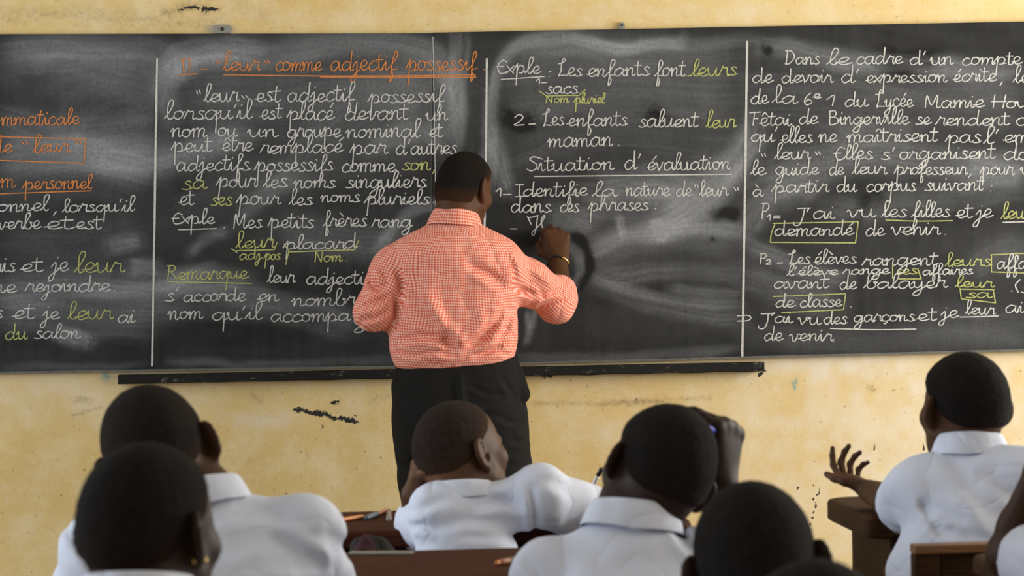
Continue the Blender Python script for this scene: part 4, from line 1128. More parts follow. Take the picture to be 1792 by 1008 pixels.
class Head:
    def __init__(s, c, scale, yaw=0, pitch=0, roll=0, lean=None, wide=1.0):
        s.c = np.asarray(c, float); s.s = scale; s.R = rot_frame(yaw, pitch, roll); s.wide = wide

    def p(s, r, f, u): return s.c + (s.R[0] * r + s.R[1] * f + s.R[2] * u) * s.s

    def skull(s, F, off=0.0):
        k = s.s; w = s.wide
        F.ell(s.c, V3(.0745 * w, .094, .087) * k + off, s.R, .02 * k)
        F.ell(s.p(0, -.030, -.012), V3(.064 * w, .064, .064) * k + off, s.R, .012 * k)
        F.ell(s.p(0, .034, .004), V3(.062 * w, .058, .068) * k + off, s.R, .012 * k)

    def build(s, F, neck, rn):
        k = s.s
        s.skull(F)
        F.ell(s.p(0, .046, -.058), V3(.058, .052, .072) * k, s.R, .03 * k)
        for q in (-1, 1):
            F.cone(s.p(q * .052, .012, -.075), s.p(q * .014, .078, -.128), .020 * k, .017 * k, .03 * k)
            F.ell(s.p(q * .044, .064, -.046), V3(.022, .022, .020) * k, s.R, .02 * k)
            F.cone(s.p(q * .034, .086, -.012), s.p(q * .010, .094, -.014), .010 * k, .009 * k, .012 * k)
        F.cone(s.p(-.010, .078, -.130), s.p(.010, .078, -.130), .016 * k, .016 * k, .02 * k)
        for q in (-1, 1):
            F.ell(s.p(q * .032, .101, -.030), V3(.017, .011, .010) * k, s.R, .010 * k, 'sub')
            F.ell(s.p(q * .031, .083, -.030), V3(.0125, .0125, .0115) * k, s.R, .004 * k)
        F.cone(s.p(0, .098, -.026), s.p(0, .113, -.066), .008 * k, .0125 * k, .012 * k)
        for q in (-1, 1): F.ell(s.p(q * .015, .103, -.069), V3(.010, .011, .009) * k, s.R, .006 * k)
        F.ell(s.p(0, .096, -.093), V3(.025, .014, .0085) * k, s.R, .006 * k)
        F.ell(s.p(0, .094, -.106), V3(.021, .014, .0085) * k, s.R, .005 * k)
        F.cone(s.p(-.022, .108, -.0995), s.p(.022, .108, -.0995), .0028 * k, .0028 * k, .004 * k, 'sub')
        # neck
        F.cone(s.p(0, -.024, -.060), neck, rn * 1.0, rn * 1.08, .035 * k)
        F.cone(s.p(0, .010, -.085), neck + s.R[1] * .01, rn * .86, rn, .03 * k)

    def ears(s, F, flare=50, size=1.0):
        k = s.s
        for q in (-1, 1):
            a = math.radians(flare)
            # ear plate: along (back and outward), up, normal (outward and forward)
            out = s.R[0] * q
            al = -s.R[1] * math.cos(a) + out * math.sin(a)
            nm = out * math.cos(a) + s.R[1] * math.sin(a)
            upv = unit(s.R[2] - s.R[1] * .18)
            al = unit(al - upv * (al @ upv)); nm = unit(np.cross(al, upv)) * 1.0
            if nm @ out < 0: nm = -nm
            Re = np.stack([al, upv, nm])
            c0 = s.p(q * .0745 * s.wide, -.002, -.030)
            E = lambda x, y, n: c0 + (al * x + upv * y + nm * n) * k * size
            F.ell(E(.012, .004, .001), V3(.0185, .031, .0075) * k * size, Re, .007 * k)
            F.ell(E(.006, -.024, .001), V3(.011, .012, .0065) * k * size, Re, .008 * k)
            # rolled rim
            rim = [E(.016 * math.cos(t) * 1.0 + .012, .029 * math.sin(t) + .005, .004) for t in np.linspace(-1.0, 2.7, 9)]
            F.chain(rim, [.0036 * k * size] * 9, .004 * k)
            F.ell(E(.010, .008, .0085), V3(.0105, .019, .0055) * k * size, Re, .004 * k, 'sub')
            F.ell(E(.002, -.008, .008), V3(.008, .010, .007) * k * size, Re, .004 * k, 'sub')
            F.cone(E(-.004, -.004, .006), E(-.003, -.013, .006), .004 * k, .004 * k, .004 * k)
            s.ear = getattr(s, 'ear', {}); s.ear[q] = (E(.006, -.028, .007), E(.008, -.027, -.006))


def hair_mesh(h, thick=.006, fadew=.020, front=.058, side=.012, nape=-.055, h_=.0042, neck=None):
    """close-cropped hair: the skull raised by the hair's thickness, thinning out to nothing at the hairline"""
    lo, hi = h.c - .125 * h.s, h.c + .125 * h.s
    F = Field(lo, hi, h_)
    h.skull(F)
    if neck is not None:
        F.cone(h.p(0, -.024, -.060), neck[0], neck[1], neck[1] * 1.08, .035 * h.s)
        if len(neck) > 2: F.cone(*neck[2], .03)
    x, y, z = F.pts((slice(None),) * 3)
    r, f, u = [(h.R[i, 0] * (x - h.c[0]) + h.R[i, 1] * (y - h.c[1]) + h.R[i, 2] * (z - h.c[2])) / h.s for i in range(3)]
    def line(f):
        return np.interp(f, [-.10, -.070, -.045, -.024, .008, .030, .055, .075, .10], [nape, nape, nape + .010, -.030, side - .012, side, front - .022, front, front + .01])
    reg = (u - line(f)) * h.s
    t = np.clip(reg / fadew + .5, 0, 1); t = t * t * (3 - 2 * t)
    n = .0010 * (np.sin(x * 300 + 2 * np.sin(z * 210)) * np.sin(y * 260 + z * 150) )
    F.D = (F.D - (-.0035 + (thick + .0035) * t) + n * t).astype(np.float32)
    F.D = np.maximum(F.D, (-(reg + fadew * .9)).astype(np.float32))
    v, q = F.mesh()
    v = relax(v, q, 1)
    p = (v - h.c) @ h.R.T / h.s
    reg = (p[:, 2] - line(p[:, 1])) * h.s
    fade = np.clip((reg + fadew * .35) / (fadew * 1.5), 0, 1)
    return v, q, fade


def hand(F, wrist, along, back, thumb_side, size=1.0, curls=None, spread=0.05, thumb=((.35, .9, -.35), (.75, .45, -.45), (.9, .1, -.4)), rw=.022):
    """palm, four fingers and a thumb. along: wrist to knuckles, back: out of the back of the hand, thumb_side: +1/-1 picks the side
    of cross(along, back). curls: per finger three bends in degrees towards the palm"""
    a = unit(along); n = unit(np.asarray(back) - a * (np.asarray(back) @ a)); b = np.cross(a, n) * thumb_side
    S = size
    P = lambda x, y, z: wrist + (a * x + b * y + n * z) * S
    base = [(.088, .030), (.092, .010), (.087, -.011), (.078, -.030)]
    lens = [(.043, .026, .021), (.048, .029, .022), (.044, .027, .021), (.034, .021, .018)]
    rad = [.0098, .0100, .0094, .0084]
    curls = curls or [(20, 25, 15)] * 4
    for i, (bx, by) in enumerate(base):
        F.cone(P(.006, by * .45, 0), P(bx, by, .002), rw * .62 * S, (rad[i] + .0022) * S, .016 * S)
        F.ell(P(bx - .002, by, .0065), V3(.0105, .0082, .0075) * S, np.stack([a, b, n]), .006 * S)
    F.ell(P(.048, .004, -.006), V3(.040, .033, .0135) * S, np.stack([a, b, n]), .014 * S)
    F.ell(P(.034, .026, -.011), V3(.026, .014, .0125) * S, np.stack([unit(a + b * .5), unit(b - a * .5), n]), .012 * S)
    tips = []
    for i, (bx, by) in enumerate(base):
        p = P(bx, by, .002); ang = 0; sp = (1.5 - i) * spread
        for j in range(3):
            ang += math.radians(curls[i][j])
            d = (a * math.cos(ang) - n * math.sin(ang)); d = unit(d + b * sp)
            q = p + d * lens[i][j] * S
            r0, r1 = rad[i] * (1 - .09 * j) * S, rad[i] * (1 - .09 * (j + 1)) * S
            F.cone(p, q, r0, r1, .004 * S)
            if j < 2: F.ell(q, V3(1, 1, 1) * r1 * 1.04, None, .004 * S)
            p = q
        tips.append(p)
    p = P(.020, .022, -.006)
    for j, (t, L, r0, r1) in enumerate(zip(thumb, (.040, .034, .028), (.015, .0125, .0110), (.0125, .0112, .0088))):
        d = unit(a * t[0] + b * t[1] + n * t[2])
        q = p + d * L * S
        F.cone(p, q, r0 * S, r1 * S, .008 * S)
        p = q
    return tips, p, P


def collar(name, mat, parent, c, up, fwd, ra, rb, height=.034, fold=.040, org=None, open_deg=16, flare=.016):
    """a turned-down shirt collar as one thick band round the neck"""
    u = unit(up); f = unit(np.asarray(fwd) - u * (np.asarray(fwd) @ u)); r = np.cross(f, u)
    th = np.radians(np.linspace(-180 + open_deg, 180 - open_deg, 61))
    V = []
    for t in th:
        w = (1 + math.cos(t)) / 2            # 1 behind, 0 in front
        top = height * (.45 + .55 * w ** .8)
        sidek = abs(math.sin(t))
        low = top - fold * (1 + .35 * (1 - w) ** 2) + .006 * sidek
        fl = flare * (1 + .5 * sidek)
        prof = [(0, -.016), (-.001, top * .6), (.000, top), (.004, top + .0025), (.0085, top - .001), (.0085 + fl * .55, (top + low) / 2), (.0085 + fl, low), (.0065 + fl, low - .001), (.0055 + fl * .45, (top + low) / 2), (.006, top - .008), (.004, -.016)]
        dx, dy = math.sin(t), -math.cos(t)
        wob = .0012 * math.sin(5 * t + 1)
        for q, z in prof:
            V.append(c + r * dx * (ra + q + wob) + f * dy * (rb + q + wob) + u * z)
    n = 11
    Fc = []
    for i in range(len(th) - 1):
        for k in range(n):
            Fc.append((i * n + k, i * n + (k + 1) % n, (i + 1) * n + (k + 1) % n, (i + 1) * n + k))
    V = np.array(V) - org
    me = np_mesh(name, V, np.array(Fc))
    # close the two ends
    bm = bmesh.new(); bm.from_mesh(me)
    bmesh.ops.holes_fill(bm, edges=[e for e in bm.edges if e.is_boundary], sides=0)
    bmesh.ops.recalc_face_normals(bm, faces=bm.faces)
    bm.to_mesh(me); bm.free()
    o = link(name, me, mat, parent)
    md = o.modifiers.new('smooth', 'SUBSURF'); md.levels = 1; md.render_levels = 1
    return o

# ------------------------------------------------------------------ people
def fine_of(cs):
    """finer spacing along every axis near the given (centre, radius, spacing)"""
    return tuple([(c[i] - r, c[i] + r, h) for c, r, h in cs] for i in range(3))


def skin_object(name, F, mat, org, palms=()):
    v, f = F.mesh()
    v = relax(v, f, 1)
    me = np_mesh(name, v - org, f)
    at = np.zeros(len(v))
    for c, r, k in palms:
        at = np.maximum(at, k * np.exp(-(((v - c) ** 2).sum(1)) / r ** 2))
    attr(me, 'palm', at)
    o = link(name, me, mat)
    o.location = org
    return o


def child_mesh(name, F, mat, parent, org, it=1):
    v, f = F.mesh()
    if it: v = relax(v, f, it)
    return link(name, np_mesh(name, v - org, f), mat, parent)


def sleeve_shape(G, S, e, r0, r1, k=.03, hollow=.018):
    u = unit(e - S); L = np.linalg.norm(e - S)
    def fn(x, y, z):
        px, py, pz = x - S[0], y - S[1], z - S[2]
        a = px * u[0] + py * u[1] + pz * u[2]
        h = np.clip(a / L, 0, 1.2)
        d = np.sqrt((px - h * L * u[0]) ** 2 + (py - h * L * u[1]) ** 2 + (pz - h * L * u[2]) ** 2)
        out = np.maximum(d - (r0 + (r1 - r0) * h), a - L)
        inner = np.maximum(d - (r1 - .015), L - hollow - a)
        return np.maximum(out, -inner)
    G.add(fn, np.minimum(S, e) - .1, np.maximum(S, e) + .1, k)


def trousers_and_legs(F, P, fwd, rgt, r0, r1, r2, leg_w=.085, knee=.37, foot=False, z0=0.0):
    """sitting: hips, thighs forward to the knees, shins down to the floor"""
    for q in (-1, 1):
        hip = P + rgt * q * leg_w + V3(0, 0, -.01)
        kn = P + fwd * knee + rgt * q * (leg_w + .03); kn[2] = P[2] - .01
        an = kn + fwd * .02; an[2] = z0 + .075
        F.cone(hip, kn, r0, r1, .03); F.cone(kn, an, r1 * .95, r2, .03)
        if foot: F.cone(an + V3(0, 0, -.035), an + fwd * .13 + V3(0, 0, -.045), .034, .028, .02)


def student(label, head, N, SL, SR, EL, ER, P, skin, hairskin, WL=None, WR=None, hands=(None, None), sleeve=(.80, .80), folds=(), neck_r=.047, collar_spec=None,
            hair_kw=None, palms=(), ear_flare=50, ear_size=1.0, loose=1.0, fine_hands=True, rough=.0024, seed=1, tilt_collar=None, extra=None, sleeve_r=.060, wide=1.0):
    px, py, d, hs, yaw, pitch, roll = head
    H = Head(W(px, py, d), hs, yaw, pitch, roll, wide=wide)
    N, SL, SR, EL, ER, P = [W(*q) if len(q) == 3 else np.asarray(q[:3], float) for q in (N, SL, SR, EL, ER, P)]
    P[2] = .525
    rgt = unit((SR - SL) * V3(1, 1, 0)); fwd = np.cross(V3(0, 0, 1), rgt)
    org = V3(P[0], P[1], 0)
    WL = W(*WL) if WL is not None else EL + fwd * .20 + rgt * .10 + V3(0, 0, .01)
    WR = W(*WR) if WR is not None else ER + fwd * .20 - rgt * .10 + V3(0, 0, .01)
    # ---- skin
    allp = np.array([H.c, N, SL, SR, EL, ER, WL, WR, P, P + fwd * .5, P * V3(1, 1, 0)])
    lo, hi = allp.min(0) - .19, allp.max(0) + .19
    lo[2] = -.01
    fine = [(H.c, .125 * hs + .01, .0042)]
    if fine_hands:
        for w, h in ((WL, hands[0]), (WR, hands[1])):
            if h is not None: fine.append((w + unit(h['along']) * .07, .10, .0034))
    F = Field(lo, hi, .0085, fine_of(fine))
    H.build(F, N, neck_r)
    hspan = np.linalg.norm(SR - SL) / 2
    kx = hspan / .165
    ts = [0, .3, .6, .8, .92, 1]
    F.loft(P, N + V3(0, 0, -.01), rgt, ts, np.array([.115, .108, .112, .115, .08 * kx, .045]) * min(1, loose) * .90, [.080, .08, .082, .078, .055, .042], k=.03)
    up = unit(H.c - N)
    for S, E, Wt, sg in ((SL, EL, WL, -1), (SR, ER, WR, 1)):
        F.cone(N - V3(0, 0, .045), S, .036, .034, .04)
        F.cone(S, E, .036, .033, .03); F.ell(E, V3(1, 1, 1) * .035, None, .02)
        m = E + (Wt - E) * .35
        F.cone(E, m, .034, .034, .015); F.cone(m, Wt, .034, .0225, .015)
    trousers_and_legs(F, P, fwd, rgt, .065, .05, .036, foot=True)
    for Wt, E, h, sg in ((WL, EL, hands[0], -1), (WR, ER, hands[1], 1)):
        if h is None: h = dict(along=Wt - E, back=V3(0, 0, 1), curls=[(25, 30, 20)] * 4)
        h = dict(h); side = h.pop('side', None)
        if side is None: side = sg
        # for a right hand the thumb lies on the left of (along) seen from the back
        hand(F, Wt, h.pop('along'), h.pop('back'), -side, **h)
    H.ears(F, ear_flare, ear_size)
    o = skin_object('person', F, skin, org, palms)
    tag(o, label, 'person', 'pupils at the desks')
    # ---- hair
    v, q, fade = hair_mesh(H, neck=(N, neck_r), **(hair_kw or {}))
    me = np_mesh('hair', v - org, q); attr(me, 'fade', fade)
    link('hair', me, hairskin, o)
    # ---- shirt
    allp = np.array([N, SL, SR, EL, ER, P])
    lo, hi = allp.min(0) - .15, allp.max(0) + .15
    lo[2] = P[2] - .06
    G = Field(lo, hi, .0054)
    z_ = V3(0, 0, 1)
    G.loft(P - z_ * .05, N - z_ * .004, rgt, ts, np.array([.165, .160, .165, .170, .125, .066]) * V3(1, 1, 1, 1, 1, 1) * np.array([1, 1, 1, kx, kx, 1]) * loose, np.array([.125, .120, .122, .112, .085, .064]) * loose, k=.03)
    G.cone(N + up * .022, N + up * .16, .062, .075, .006, 'sub')
    for S, E, te in ((SL, EL, sleeve[0]), (SR, ER, sleeve[1])):
        G.cone(N - z_ * .052, S, .052, .055, .05)
        sleeve_shape(G, S, S + (E - S) * te, .056, sleeve_r)
    for pts, w, dep in folds:
        G.fold([W(*p) for p in pts], w * 1.1, dep * 1.9)
    G.rough(rough, 5.5, seed, (1, 1, .7))
    G.rough(rough * .45, 13, seed + 5, (1, .5, .8))
    sh = child_mesh('shirt', G, M['white_cloth'], o, org, 1)
    cs = collar_spec or {}
    cc = N + up * cs.get('rise', .004)
    collar('collar', M['white_cloth'], sh, cc, unit(up * .35 + z_ + V3(*(tilt_collar or (0, 0, 0)))), cs.get('fwd', fwd), cs.get('ra', neck_r + .007), cs.get('rb', neck_r + .010), cs.get('h', .036), cs.get('fold', .044), org, flare=cs.get('flare', .010))
    # ---- shorts or trousers
    T = Field(np.array([P[0] - .34, P[1] - .22, .05]), np.array([P[0] + .34, P[1] + .62, P[2] + .1]), .012)
    T.loft(P - z_ * .09, P + z_ * .03, rgt, [0, .5, 1], [.15, .16, .15], [.11, .12, .11], k=.03)
    trousers_and_legs(T, P, fwd, rgt, .085, .070, .055)
    child_mesh('trousers', T, M['khaki'], o, org, 1)
    if extra: extra(o, H, org)
    return o, H


MAT_SKIN = {k: m_skin('skin_' + k, c) for k, c in (('brown', SKIN_A), ('dark', SKIN_B), ('warm', SKIN_C), ('man', SKIN_MAN))}
MAT_HAIR = {'brown': m_hair('cropped_hair_brown', SKIN_A, (.016, .012, .010)), 'dark': m_hair('cropped_hair_dark', SKIN_B, (.012, .0105, .0095)),
            'warm': m_hair('shaved_hair', SKIN_C, (.030, .021, .017)), 'man': m_hair('cropped_hair_man', SKIN_MAN, (.010, .008, .007))}


# boy in the middle, head turned to the right, writing
s3, h3 = student(
    'boy with shaved head turned right, leaning on the middle desk and writing',
    (797, 778, 4.97, .95, 46, 4, -15), (806, 868, 4.93), (768, 902, 4.90), (943, 868, 4.93), (740, 918, 5.08), (1040, 903, 5.06), (835, 1185, 4.84),
    MAT_SKIN['warm'], MAT_HAIR['warm'], WL=(722, 866, 5.0), WR=(1047, 876, 5.27),
    hands=(dict(along=V3(.12, -.62, .8), back=V3(-1, -.05, .15), curls=[(30, 40, 25), (36, 42, 25), (42, 44, 25), (48, 46, 25)], size=.80, spread=.16),
           dict(along=V3(-.05, .75, -.1), back=V3(.15, -.3, 1), curls=[(40, 45, 25), (45, 50, 30), (50, 55, 30), (55, 55, 30)], size=.86)),
    sleeve=(.97, .90), neck_r=.045, seed=3, sleeve_r=.058, loose=.84,
    ear_flare=12,
    palms=[(W(756, 818, 4.92), .05, .5)],
    folds=[([(715, 912, 4.8), (760, 890, 4.8), (800, 880, 4.8)], .010, .004), ([(930, 850, 4.8), (935, 900, 4.8), (945, 950, 4.8)], .009, .005),
           ([(830, 900, 4.8), (880, 890, 4.8), (925, 905, 4.8)], .012, .006), ([(760, 930, 4.8), (830, 922, 4.8), (900, 935, 4.8)], .012, .005),
           ([(790, 945, 4.8), (860, 948, 4.8), (940, 958, 4.8)], .010, .004), ([(720, 935, 4.8), (740, 930, 4.8), (770, 940, 4.8)], .009, .005),
           ([(945, 850, 4.8), (980, 862, 4.8), (1010, 880, 4.8)], .014, .004), ([(860, 860, 4.8), (900, 850, 4.8), (930, 835, 4.8)], .012, .003)],
    hair_kw=dict(thick=.0028, fadew=.045, front=.060, side=.014, nape=-.050), collar_spec=dict(ra=.054, rb=.055, fold=.034, h=.026, rise=.004))

# pupil on the left, leaning the head to the left
s2, h2 = student(
    'pupil with head tilted left and broad white shirt, behind the front girl with earrings',
    (268, 775, 3.86, .96, 4, 6, -19), (350, 880, 3.84), (178, 965, 3.84), (533, 937, 3.84), (128, 1120, 4.02), (580, 1100, 4.02), (372, 1425, 3.76),
    MAT_SKIN['brown'], MAT_HAIR['brown'], seed=11, sleeve=(.80, .82), neck_r=.050,
    folds=[([(380, 905, 3.8), (440, 900, 3.8), (560, 930, 3.8)], .012, .004), ([(555, 925, 3.8), (590, 960, 3.8), (610, 1005, 3.8)], .012, .006),
           ([(400, 960, 3.8), (480, 950, 3.8), (570, 985, 3.8)], .014, .006), ([(520, 930, 3.8), (575, 960, 3.8), (585, 1010, 3.8)], .010, .006),
           ([(110, 930, 3.8), (140, 960, 3.8), (168, 1000, 3.8)], .010, .007), ([(430, 1000, 3.8), (500, 980, 3.8), (590, 1010, 3.8)], .014, .005)],
    collar_spec=dict(ra=.058, rb=.060, fold=.042, h=.036, rise=.004))

# boy with the raised right hand holding a pen
s4, h4 = student(
    'boy with head tilted right, right fist with a pen held to his forehead',
    (1163, 806, 3.97, .965, -13, 4, 24), (1104, 922, 3.94), (962, 1012, 3.94), (1216, 990, 3.94), (930, 1130, 4.12), (1275, 985, 4.17), (1075, 1415, 3.86),
    MAT_SKIN['dark'], MAT_HAIR['dark'], WR=(1262, 848, 4.05), seed=17, neck_r=.050, ear_flare=52, ear_size=.84, sleeve=(.8, .62),
    hands=(None, dict(along=V3(.10, .0, 1), back=V3(.72, -.68, .05), curls=[(66, 22, 10), (78, 70, 35), (80, 85, 45), (85, 85, 45)], size=1.04, thumb=((.6, .55, -.6), (.7, .15, -.7), (.6, -.1, -.7)))),
    folds=[([(1170, 930, 3.9), (1200, 950, 3.9), (1215, 1000, 3.9)], .012, .006), ([(910, 985, 3.9), (930, 1000, 3.9), (945, 1020, 3.9)], .009, .004),
           ([(1180, 915, 3.9), (1190, 950, 3.9), (1230, 975, 3.9)], .011, .007), ([(1000, 960, 3.9), (1080, 1000, 3.9), (1180, 980, 3.9)], .02, .003)],
    collar_spec=dict(ra=.058, rb=.058, fold=.044, h=.040, rise=.004))

# boy on the right, gesturing with the open left hand
s6, h6 = student(
    'boy on the right with open left hand raised above his desk',
    (1691, 697, 4.81, .925, -15, -2, 2), (1699, 792, 4.79), (1606, 856, 4.78), (1800, 840, 4.72), (1577, 886, 4.95), (1850, 925, 4.92), (1715, 1160, 4.70),
    MAT_SKIN['warm'], MAT_HAIR['dark'], WL=(1521, 859, 5.12), seed=23, neck_r=.046, ear_flare=58, ear_size=.95, sleeve=(.86, .8), sleeve_r=.058,
    hands=(dict(along=V3(-.46, .78, .30), back=V3(-.25, .10, -.9), curls=[(34, 24, 12), (52, 40, 20), (60, 46, 22), (66, 50, 24)], size=.74, spread=.04, thumb=((.75, .6, .1), (.95, .25, .12), (.95, .10, .0))), None),
    palms=[(W(1468, 812, 5.22), .035, .5), (W(1492, 816, 5.25), .04, .6), (W(1512, 828, 5.25), .03, .5), (W(1460, 838, 5.15), .02, .4)],
    folds=[([(1612, 870, 4.7), (1620, 905, 4.7), (1645, 950, 4.7)], .010, .004),
           ([(1605, 890, 4.7), (1650, 905, 4.7), (1680, 915, 4.7)], .012, .006), ([(1650, 800, 4.7), (1690, 860, 4.7), (1740, 950, 4.7)], .022, .006),
           ([(1620, 930, 4.7), (1660, 935, 4.7), (1740, 950, 4.7)], .012, .005), ([(1570, 815, 4.7), (1600, 805, 4.7), (1650, 800, 4.7)], .012, -.003),
           ([(1700, 830, 4.7), (1750, 860, 4.7), (1800, 900, 4.7)], .018, .005), ([(1730, 900, 4.7), (1760, 920, 4.7), (1790, 940, 4.7)], .014, .004)],
    collar_spec=dict(ra=.052, rb=.054, fold=.042, h=.034, rise=.006), hair_kw=dict(thick=.0075, fadew=.016, front=.054, nape=-.050))


def studs(o, H, org):
    for p in H.ear[1]:
        F = Field(p - .006, p + .006, .0012)
        F.ell(p, V3(1, 1, 1) * .0034)
        tag(child_mesh('earring', F, M['gold'], o, org, 0), 'small gold bead earring')


# girl in front on the left
s1, h1 = student(
    'front girl with cropped hair and gold earrings, seen from behind',
    (256, 902, 2.95, .90, 30, 4, -3), (238, 1078, 2.91), (75, 1150, 2.90), (405, 1150, 2.92), (40, 1380, 3.08), (440, 1380, 3.08), (250, 1760, 2.84),
    MAT_SKIN['dark'], MAT_HAIR['dark'], seed=29, neck_r=.049, extra=studs, ear_flare=34, hair_kw=dict(side=.004, nape=-.058, fadew=.05),
    collar_spec=dict(ra=.056, rb=.056, rise=.016))

# boy in front on the right
s5, h5 = student(
    'boy with round cropped head, below the raised fist and against the yellow wall',
    (1320, 964, 3.29, .965, 9, 2, -7), (1326, 1110, 3.26), (1160, 1185, 3.25), (1500, 1180, 3.25), (1120, 1400, 3.33), (1540, 1400, 3.33), (1330, 1700, 3.10),
    MAT_SKIN['dark'], MAT_HAIR['dark'], seed=31, neck_r=.050, ear_flare=46, ear_size=1.02)

# only the crown of the nearest pupil shows
s8, h8 = student(
    'pupil of whom only the dark crown shows, at the bottom edge of the picture',
    (1430, 1136, 2.52, .95, 0, 8, 0), (1430, 1300, 2.48), (1215, 1410, 2.47), (1645, 1410, 2.47), (1170, 1680, 2.64), (1690, 1680, 2.64), (1430, 2040, 2.40),
    MAT_SKIN['dark'], MAT_HAIR['dark'], seed=37, neck_r=.050, fine_hands=False)

# pupil at the right edge, leaning on an elbow
s7, h7 = student(
    'pupil at the right edge of whom only a bent dark arm and white sleeve show',
    (1945, 800, 3.95, .97, -10, 6, -8), (1955, 910, 3.93), (1850, 990, 3.92), (2085, 985, 3.92), (1768, 972, 4.14), (2110, 1120, 4.10), (1960, 1415, 3.86),
    MAT_SKIN['brown'], MAT_HAIR['dark'], WL=(1815, 832, 4.08), seed=41, neck_r=.050, sleeve=(.55, .8),
    hands=(dict(along=V3(.4, -.2, 1), back=V3(-.8, -.3, .2), curls=[(40, 50, 30)] * 4, size=.92), None))

